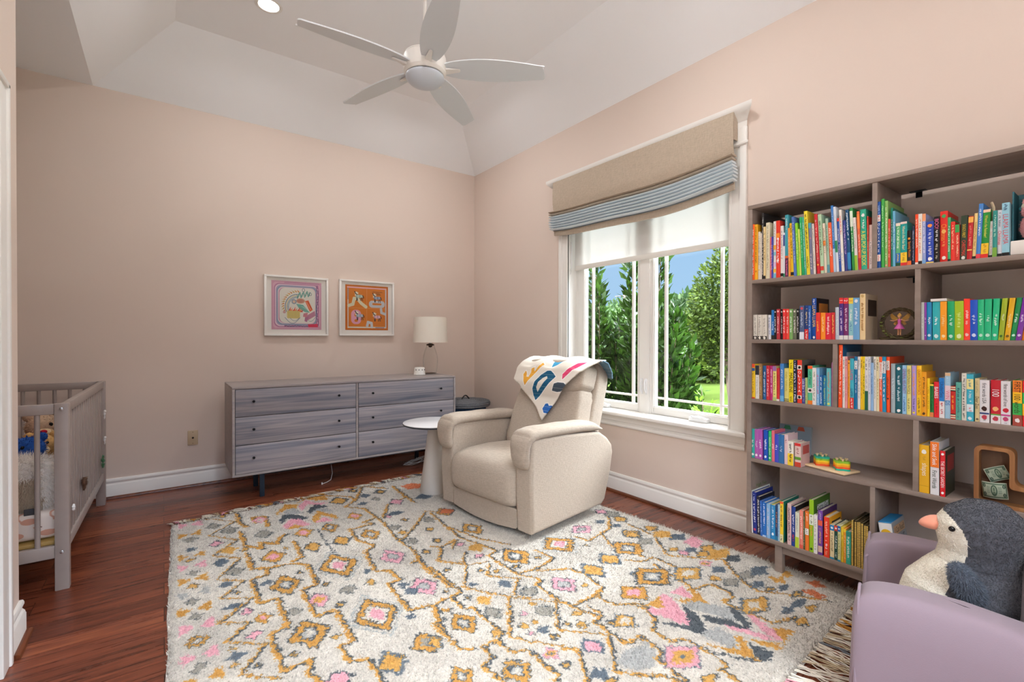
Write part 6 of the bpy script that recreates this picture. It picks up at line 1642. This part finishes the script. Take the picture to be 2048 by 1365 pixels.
obj('hem_bar', M().bbox((2.925,1.60,1.80),(2.936,3.045,1.842),.004), mat('shade_hem','E4E1DA',.6), rs)
obj('roller_tube', M().tube([(2.93,1.59,2.405),(2.93,3.06,2.405)],.018,16), mat('shade_hem','E4E1DA',.6), rs)
obj('chain_tensioner', M().bbox((2.89,3.05,1.80),(2.905,3.066,2.05),.004).tube([(2.897,3.058,2.38),(2.897,3.058,1.80),(2.889,3.062,1.76)],.0022,6), mat('white_plastic','E6E6E6',.35), rs)
# roman shade: flat linen front over a stack of folds, blue lining showing underneath
ro = thing('roman_shade', 'taupe linen roman shade with stacked folds showing pale blue lining', 'window shade', (2.80, 2.33, 2.1))
ya, yb = 1.532, 3.19
def sag(t): return -.040*math.sin(PI*t)**.9-.012*math.sin(2*PI*t+.6)*math.sin(PI*t)
def front(u, v):
    y = ya+(yb-ya)*u; zt_ = 2.585; zb = 2.315+sag(u)*.85
    z = zt_+(zb-zt_)*v
    x = 2.795-.004*math.sin(PI*v)+.05*max(0, v-.72)**1.2+.0012*math.sin(u*90)*v
    return (x, y, z)
LIN2 = mat('shade_lining', 'DAE4EA', .85)
def sheet(fn, nu, nv, th):
    m = M(); m.grid(fn, nu, nv)
    n = len(m.v); m.add([(x+th, y, z) for x, y, z in m.v], [tuple(reversed(q)) for q in m.f])
    for i in range(nu-1):
        for j in (0, nv-1):
            a, b = i*nv+j, (i+1)*nv+j; m.f.append((a,b,b+n,a+n)); m.mi.append(0)
    for j in range(nv-1):
        for i in (0, nu-1):
            a, b = i*nv+j, i*nv+j+1; m.f.append((a,b,b+n,a+n)); m.mi.append(0)
    return m
obj('front_panel', sheet(front, 60, 24, .004), LINEN, ro, ang=60)
m = M()     # mounting board and side returns
m.bbox((2.802,ya+.006,2.545),(2.848,yb-.006,2.583),.003)
for y_, s in ((ya,1),(yb,-1)): m.bbox((2.799,min(y_,y_+s*.006),2.42),(2.846,max(y_,y_+s*.006),2.584),.002)
obj('side_return', m, LINEN, ro)
obj('fold_shadow_sheet', sheet(lambda u, v: (2.797, ya+.004+(yb-ya-.008)*u, 2.322+sag(u)*.85+(-.165+sag(u)*.3)*v), 44, 5, .006), mat('painted_fold_shadow','6e7880',.9), ro)  # dark sheet behind the folds, coloured as the shadow in their gaps
for k in range(8):
    zc = 2.318-.0208*k
    def loop(u, v, k=k, zc=zc):
        y = ya-.012+(yb-ya+.03)*u; w = 2*PI*v
        dz = sag(u)*(.85+.05*k)
        xc = 2.786+.0016*k
        return (xc+.032*math.cos(w)*(1 if math.cos(w) < 0 else .9), y+.004*math.sin(3*u*PI+k), zc+dz+.0066*math.sin(w)-.003*math.cos(w))
    mm_ = M(); mm_.grid(loop, 44, 14, cv=True)
    mm_.f += [tuple(range(13,-1,-1)), tuple(43*14+j for j in range(14))]; mm_.mi += [0, 0]
    obj('fold', mm_, LIN2 if k > 1 else LINEN, ro, ang=70)
def hem(u, v):
    y = ya+.002+(yb-ya-.004)*u; dz = sag(u)*1.3
    return (2.808, y, 2.172+dz+(2.118-2.172+sag(u)*.1)*v)
obj('bottom_hem', sheet(hem, 44, 6, .012), LINEN, ro, ang=60)

# ------------------------------------------------------------------ outdoors
def terrain(u, v):
    x = 3.12+60*u**1.6; y = -20+80*v
    return (x, y, -.32+.06*math.sin(x*.4+y*.3)*min(1, (x-3)*.2)+.012*max(0, x-8))
gm = mat('lawn_grass', '2c3717', .95, spec=0., nscale=.9, namt=.35, bump=.6, bscale=40)
pt = obj('added_bounce_slab', M().box((-6,-9,-.42),(7,-1.12,-.30)), mat('bounce_slab_pale', 'E4E2DC', .8, nscale=3, namt=.05)); pt['kind'] = 'structure'  # unseen pale slab added outside to bounce daylight up onto the ceiling
g = obj('lawn', M().grid(terrain, 60, 60), gm); g['kind'] = 'structure'
np_r = np.random.RandomState(5)
def leaves(P, size, aspect=.42, up=.35, droop=.0):
    """one bent diamond leaf per point, as arrays; P = points, plus outward direction"""
    n = len(P['p']); d = P['d']+np_r.normal(0, .45, (n,3)); d[:,2] += up
    d /= np.linalg.norm(d, axis=1)[:,None]
    r = np_r.normal(0, 1, (n,3)); s = np.cross(d, r); s /= np.linalg.norm(s, axis=1)[:,None]
    nn = np.cross(s, d); L = size*np_r.uniform(.65, 1.25, n)[:,None]; w = L*aspect*.5
    p = P['p']
    v = np.stack([p, p+d*L*.42+s*w, p+d*L+nn*L*-.12, p+d*L*.42-s*w, p+d*L*.42+nn*w*-.25], 1)
    vs = v.reshape(-1,3); i = np.arange(n)[:,None]*5
    fs = np.concatenate([i+np.array([[0,1,4]]), i+np.array([[1,2,4]]), i+np.array([[2,3,4]]), i+np.array([[3,0,4]])], 0)
    return vs, fs
def leafmat(name, a, b, gloss=.45):
    if name in MATS: return MATS[name]
    m = mat(name, a, gloss, spec=.16); nt = m.node_tree; bs = nt.nodes['Principled BSDF']
    g_ = nt.nodes.new('ShaderNodeNewGeometry'); r = nt.nodes.new('ShaderNodeValToRGB')
    r.color_ramp.elements[0].color = lin(a); r.color_ramp.elements[1].color = lin(b)
    nt.links.new(g_.outputs['Random Per Island'], r.inputs['Fac']); nt.links.new(r.outputs['Color'], bs.inputs['Base Color'])
    # thin leaf: let some light through
    tr = nt.nodes.new('ShaderNodeBsdfTranslucent'); mx = nt.nodes.new('ShaderNodeMixShader'); mx.inputs[0].default_value = .3
    nt.links.new(r.outputs['Color'], tr.inputs['Color']); out = nt.nodes['Material Output']
    nt.links.new(bs.outputs[0], mx.inputs[1]); nt.links.new(tr.outputs[0], mx.inputs[2]); nt.links.new(mx.outputs[0], out.inputs['Surface'])
    return m
BARK = mat('bark', '5a4a3c', .9, nscale=12, namt=.3, bump=.5, bscale=40)
def fast_mesh(name, vs, fs, m, parent):
    me = bpy.data.meshes.new(name); me.from_pydata(vs.tolist(), [], fs.tolist()); me.materials.append(m)
    p = ROOTLOC.get(parent.name, (0,0,0)); me.transform(Matrix.Translation(-Vector(p)))
    o = bpy.data.objects.new(name, me); COL.objects.link(o); o.parent = parent; return o
def shrub(name, label, x, y, stems, size, dens, lm, group, cat='shrub'):
    t = thing(name, label, cat, (x, y, -.32), group)
    sm = M(); pts = []; ds = []
    for (dx, dy, h) in stems:
        a = rnd.uniform(0, 6.28); top = (x+dx, y+dy, h); bot = (x+dx*.25, y+dy*.25, -.34)
        k = max(6, int((h+.3)*7)); path = []
        for i in range(k+1):
            q = i/k; path.append((bot[0]+(top[0]-bot[0])*q**1.3+.02*math.sin(7*q+a), bot[1]+(top[1]-bot[1])*q**1.3+.02*math.cos(6*q+a), bot[2]+(top[2]-bot[2])*q))
        sm.tube(path, [.011*(1-.75*i/k) for i in range(k+1)], 5)
        n = int(dens*(h+.3))
        for j in range(n):
            q = .08+.92*(j+rnd.random())/n; i = min(k-1, int(q*k)); fr_ = q*k-i
            p = [path[i][c]+(path[i+1][c]-path[i][c])*fr_ for c in range(3)]
            w = rnd.uniform(0, 6.28); spread = (.16*(1-q)**.6+.015)*rnd.random()**.6
            d = (math.cos(w), math.sin(w), rnd.uniform(.0,.5)+.7*q)
            pts.append((p[0]+d[0]*spread, p[1]+d[1]*spread, p[2]+rnd.uniform(-.03,.05))); ds.append(d)
    obj('stem', sm, BARK, t)
    vs, fs = leaves({'p': np.array(pts), 'd': np.array(ds)}, size)
    fast_mesh('foliage', vs, fs, lm, t)
    return t
LG = leafmat('laurel_leaf', '10220a', '36571a', .35)
LG2 = leafmat('laurel_leaf_young', '2c4812', '769a38', .4)
G1 = 'glossy shrubs outside the window'
SH = [
 (3.85,4.05,[(0,0,2.5),(.1,.15,2.2),(-.1,-.1,1.5),(.1,-.12,1.4)],'tall glossy shrub at the far edge of the window view'),
 (3.80,3.62,[(0,0,2.15),(.06,.1,1.72),(-.05,-.09,1.75),(.1,-.13,1.3),(-.1,.12,1.2),(0,.2,1.0)],'tall dark glossy shrub behind the window end stem with bare gaps of sky'),
 (3.95,3.38,[(0,.05,1.45),(.1,-.1,1.3),(-.1,.0,1.15),(.05,.15,1.1),(0,-.14,1.0)],'dense rounded glossy shrub filling the lower pane behind the recliner'),
 (3.85,3.12,[(0,0,2.0),(.02,.06,2.35),(-.1,-.05,1.25),(.1,.1,1.1),(.05,-.12,1.2)],'shrub with single high shoots beside the window mullion'),
 (3.75,2.76,[(0,-.0,2.05),(.02,.05,2.3),(.08,-.12,1.45),(-.08,.1,1.2),(.0,-.18,1.2),(.1,.1,1.0)],'slim upright shrub just past the window mullion'),
 (3.95,2.70,[(0,0,1.40),(.1,-.06,1.15),(-.06,-.10,1.0),(.0,.12,1.15),(.1,.05,.9)],'broad bushy shrub in the middle of the clear pane'),
 (4.00,2.60,[(0,0,.72),(-.05,-.10,.5),(.1,.05,.6),(.02,.1,.75)],'low shrub with pale new shoots above the lawn')]
for i, (x, y, st, lb) in enumerate(SH):
    shrub('garden_shrub', lb, x, y, st, .105, 170 if i < 5 else 190, LG, G1)
shrub('garden_shoot', 'yellow green young shoot standing alone against the lawn', 3.9, 2.40, [(0,.02,.76),(.01,-.06,.6)], .085, 60, LG2, None, 'plant')
shrub('garden_shoot', 'small leafy shoot just above the window sill against bright grass', 3.75, 2.24, [(0,0,.53),(.03,.05,.47)], .09, 70, LG, None, 'plant')
def tree(label, x, y, crowns, trunk, n, size, lm, group, cat='tree'):
    t = thing('garden_tree', label, cat, (x, y, -.3), group)
    m = M()
    for tr in trunk: m.tube([p[:3] for p in tr], [p[3] for p in tr], 8)
    obj('trunk', m, BARK, t)
    P = []; Dd = []
    tot = sum(r[0]*r[1]*r[2] for c, r in crowns)
    for c, r in crowns:
        k = int(n*r[0]*r[1]*r[2]/tot)
        a = np_r.normal(0, 1, (k,3)); a /= np.linalg.norm(a, axis=1)[:,None]
        q = a*(np_r.uniform(.25, 1, k)**.4)[:,None]
        clump = np.array([noise.noise(Vector(v*2.6)+Vector(c)) for v in q])
        q = q[clump > -.22]; a = a[clump > -.22]
        P.append(q*np.array(r)+np.array(c)); Dd.append(a)
    vs, fs = leaves({'p': np.concatenate(P), 'd': np.concatenate(Dd)}, size, .55, .1)
    fast_mesh('foliage', vs, fs, lm, t)
LT = leafmat('tree_leaf', '16260a', '46561c', .5); LB = leafmat('far_leaf', '20341e', '445834', .6); LD = leafmat('far_leaf_dark', '22381e', '4a6236', .6)
tree('leafy yellow green tree with a slanting trunk near the bookcase end of the window', 9, 4.95,
     [((9,5.0,2.0),(.9,.62,.9)),((9.1,5.2,1.4),(.8,.5,.7)),((8.9,4.75,2.7),(.6,.42,.5)),((9,5.45,1.9),(.5,.32,.55)),((9.2,4.4,1.9),(1.,.6,1.)),((9,5.05,.95),(.5,.4,.5))],
     [[(9,4.85,-.5,.075),(8.95,4.95,.2,.06),(9,5.05,.9,.05),(9,5.0,1.8,.03)],[(9,5.03,.8,.03),(9.1,5.25,1.6,.02)]], 17000, .085, LT, None)
BG = [(16,15.3,2.1,1.5,LD,'dark round tree across the lawn beyond the tall end shrub'),(24,21,3.0,1.7,LB,'hazy grey green tree farthest off behind the pole'),(19.5,15.9,1.9,1.4,LB,'low pale tree in the gap between the two tall shrubs'),
      (31,23.4,3.9,2.0,LB,'big hazy tree far off behind the window mullion'),(16,11.3,2.3,1.4,LB,'pale tree beyond the lawn left of the yellow green tree'),(24.5,16.0,3.0,1.7,LD,'distant dark tree rising behind the pale lawn tree'),
      (14.5,8.7,1.8,1.15,LT,'olive green tree behind the slanting trunk'),(31,17.2,3.3,2.2,LD,'far dark tree at the bookcase end of the window view'),(12.6,9.7,1.0,.8,LT,'short olive bush in the shade across the lawn')]
for x, y, h, w, lm, lb in BG:
    tree(lb, x, y, [((x,y,h*.62),(w,w,h*.62)),((x+.4,y+w*.5,h*.5),(w*.7,w*.7,h*.5)),((x,y-w*.5,h*.75),(w*.6,w*.6,h*.55)),((x,y,.2),(w*1.1,w*1.2,.6))], [[(x,y,-.4,.14),(x,y,h*.6,.08)]], 4200, .26, lm, 'trees across the lawn')
pole = M().tube([(22,18.62,-.3),(22,18.62,3.9)],.13,10).tube([(22,19.4,3.7),(22,18.3,3.7)],.02,6)
tag(obj('utility_pole', pole, mat('pole_wood','6a6058',.9)), 'thin grey utility pole rising above the far bushes', 'pole')

# ------------------------------------------------------------------ light
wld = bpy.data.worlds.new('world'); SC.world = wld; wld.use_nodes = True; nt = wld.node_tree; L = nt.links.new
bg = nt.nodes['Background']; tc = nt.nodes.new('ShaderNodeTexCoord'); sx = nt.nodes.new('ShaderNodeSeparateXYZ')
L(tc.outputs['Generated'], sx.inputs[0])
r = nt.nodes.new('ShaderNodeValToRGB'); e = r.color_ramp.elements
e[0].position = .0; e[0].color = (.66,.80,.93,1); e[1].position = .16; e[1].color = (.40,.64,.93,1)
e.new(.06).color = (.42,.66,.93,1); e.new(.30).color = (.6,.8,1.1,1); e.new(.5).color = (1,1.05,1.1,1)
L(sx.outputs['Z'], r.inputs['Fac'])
# bright haze high up, strongest on the sun's side of the sky
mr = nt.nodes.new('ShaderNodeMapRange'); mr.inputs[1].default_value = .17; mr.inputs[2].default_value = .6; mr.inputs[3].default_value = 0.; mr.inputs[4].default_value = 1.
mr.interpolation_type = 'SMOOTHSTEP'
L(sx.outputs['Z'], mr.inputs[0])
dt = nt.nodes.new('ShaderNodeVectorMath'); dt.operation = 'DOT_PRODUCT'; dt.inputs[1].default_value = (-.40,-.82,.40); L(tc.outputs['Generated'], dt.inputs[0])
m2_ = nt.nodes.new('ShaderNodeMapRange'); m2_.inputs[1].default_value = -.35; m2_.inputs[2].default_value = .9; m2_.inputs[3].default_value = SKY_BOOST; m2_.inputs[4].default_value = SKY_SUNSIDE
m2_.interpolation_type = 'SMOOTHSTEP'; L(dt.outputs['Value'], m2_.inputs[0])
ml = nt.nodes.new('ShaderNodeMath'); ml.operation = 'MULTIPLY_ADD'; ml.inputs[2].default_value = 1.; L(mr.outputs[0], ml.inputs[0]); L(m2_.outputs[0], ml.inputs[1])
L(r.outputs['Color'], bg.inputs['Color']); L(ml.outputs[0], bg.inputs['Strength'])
def light(name, kind, loc, energy, color=(1,1,1), rot=None, **kw):
    l = bpy.data.lights.new(name, kind); l.energy = energy; l.color = color
    for k, v in kw.items(): setattr(l, k, v)
    o = bpy.data.objects.new(name, l); COL.objects.link(o); o.location = loc
    if rot is not None: o.rotation_euler = Vector(rot).to_track_quat('-Z', 'Y').to_euler()
    return o
light('sun', 'SUN', (0,0,20), SUN_E, (1,.96,.88), (.62,.28,-.95), angle=math.radians(1))
light('added_window_sun', 'SUN', (20,0,20), ADDED_SUN_E, (.93,.97,1), (-.66,.06,-.62), angle=math.radians(40))  # broad second sun, added to mimic soft daylight coming through the window
light('sky_portal', 'AREA', (3.08,2.32,1.55), 1, rot=(-1,0,0), shape='RECTANGLE', size=1.5, size_y=1.9).data.cycles.is_portal = True
light('sky_portal', 'AREA', (.3,-1.09,1.55), 1, rot=(0,1,0), shape='RECTANGLE', size=1.4, size_y=1.85).data.cycles.is_portal = True
# recessed ceiling lights
for i, (x, y) in enumerate(((.58,3.57),(1.88,3.57),(.58,1.5),(1.88,1.5),(.58,-.1),(1.88,-.1))):
    t = thing('recessed_light', ['round recessed ceiling light above the crib side of the room','round recessed ceiling light hidden behind the fan hub','round recessed ceiling light near the door side','round recessed ceiling light in front of the bookcase','round recessed ceiling light behind the viewer near the door','round recessed ceiling light behind the viewer near the bookcase'][i], 'ceiling light', (x, y, zt), 'recessed lights in the tray ceiling')
    obj('trim_ring', M().lathe([(.062,-.001),(.082,-.001),(.085,-.004),(.08,-.007),(.064,-.006),(.062,-.001)], (x,y,zt), 32), WHITE, t)
    obj('lens', M().lathe([(0,-.0025),(.064,-.0025)], (x,y,zt), 32), mat('lit_lens','FFF4E4',.5,emit='FFF6EC',estr=16), t)
    light('recessed_lamp', 'AREA', (x,y,zt-.012), CAN_E, (1,.99,.985), (0,0,-1), shape='DISK', size=.12).data.spread = math.radians(165)
SC.view_settings.view_transform = 'Standard'; SC.view_settings.look = 'None'; SC.view_settings.gamma = 1; SC.view_settings.use_curve_mapping = False
SC.view_settings.exposure = EXPO
SC.cycles.use_denoising = True; SC.cycles.max_bounces = 10; SC.cycles.diffuse_bounces = 6; SC.cycles.transparent_max_bounces = 12; SC.cycles.caustics_reflective = False; SC.cycles.caustics_refractive = False
SC.cycles.sample_clamp_indirect = 6
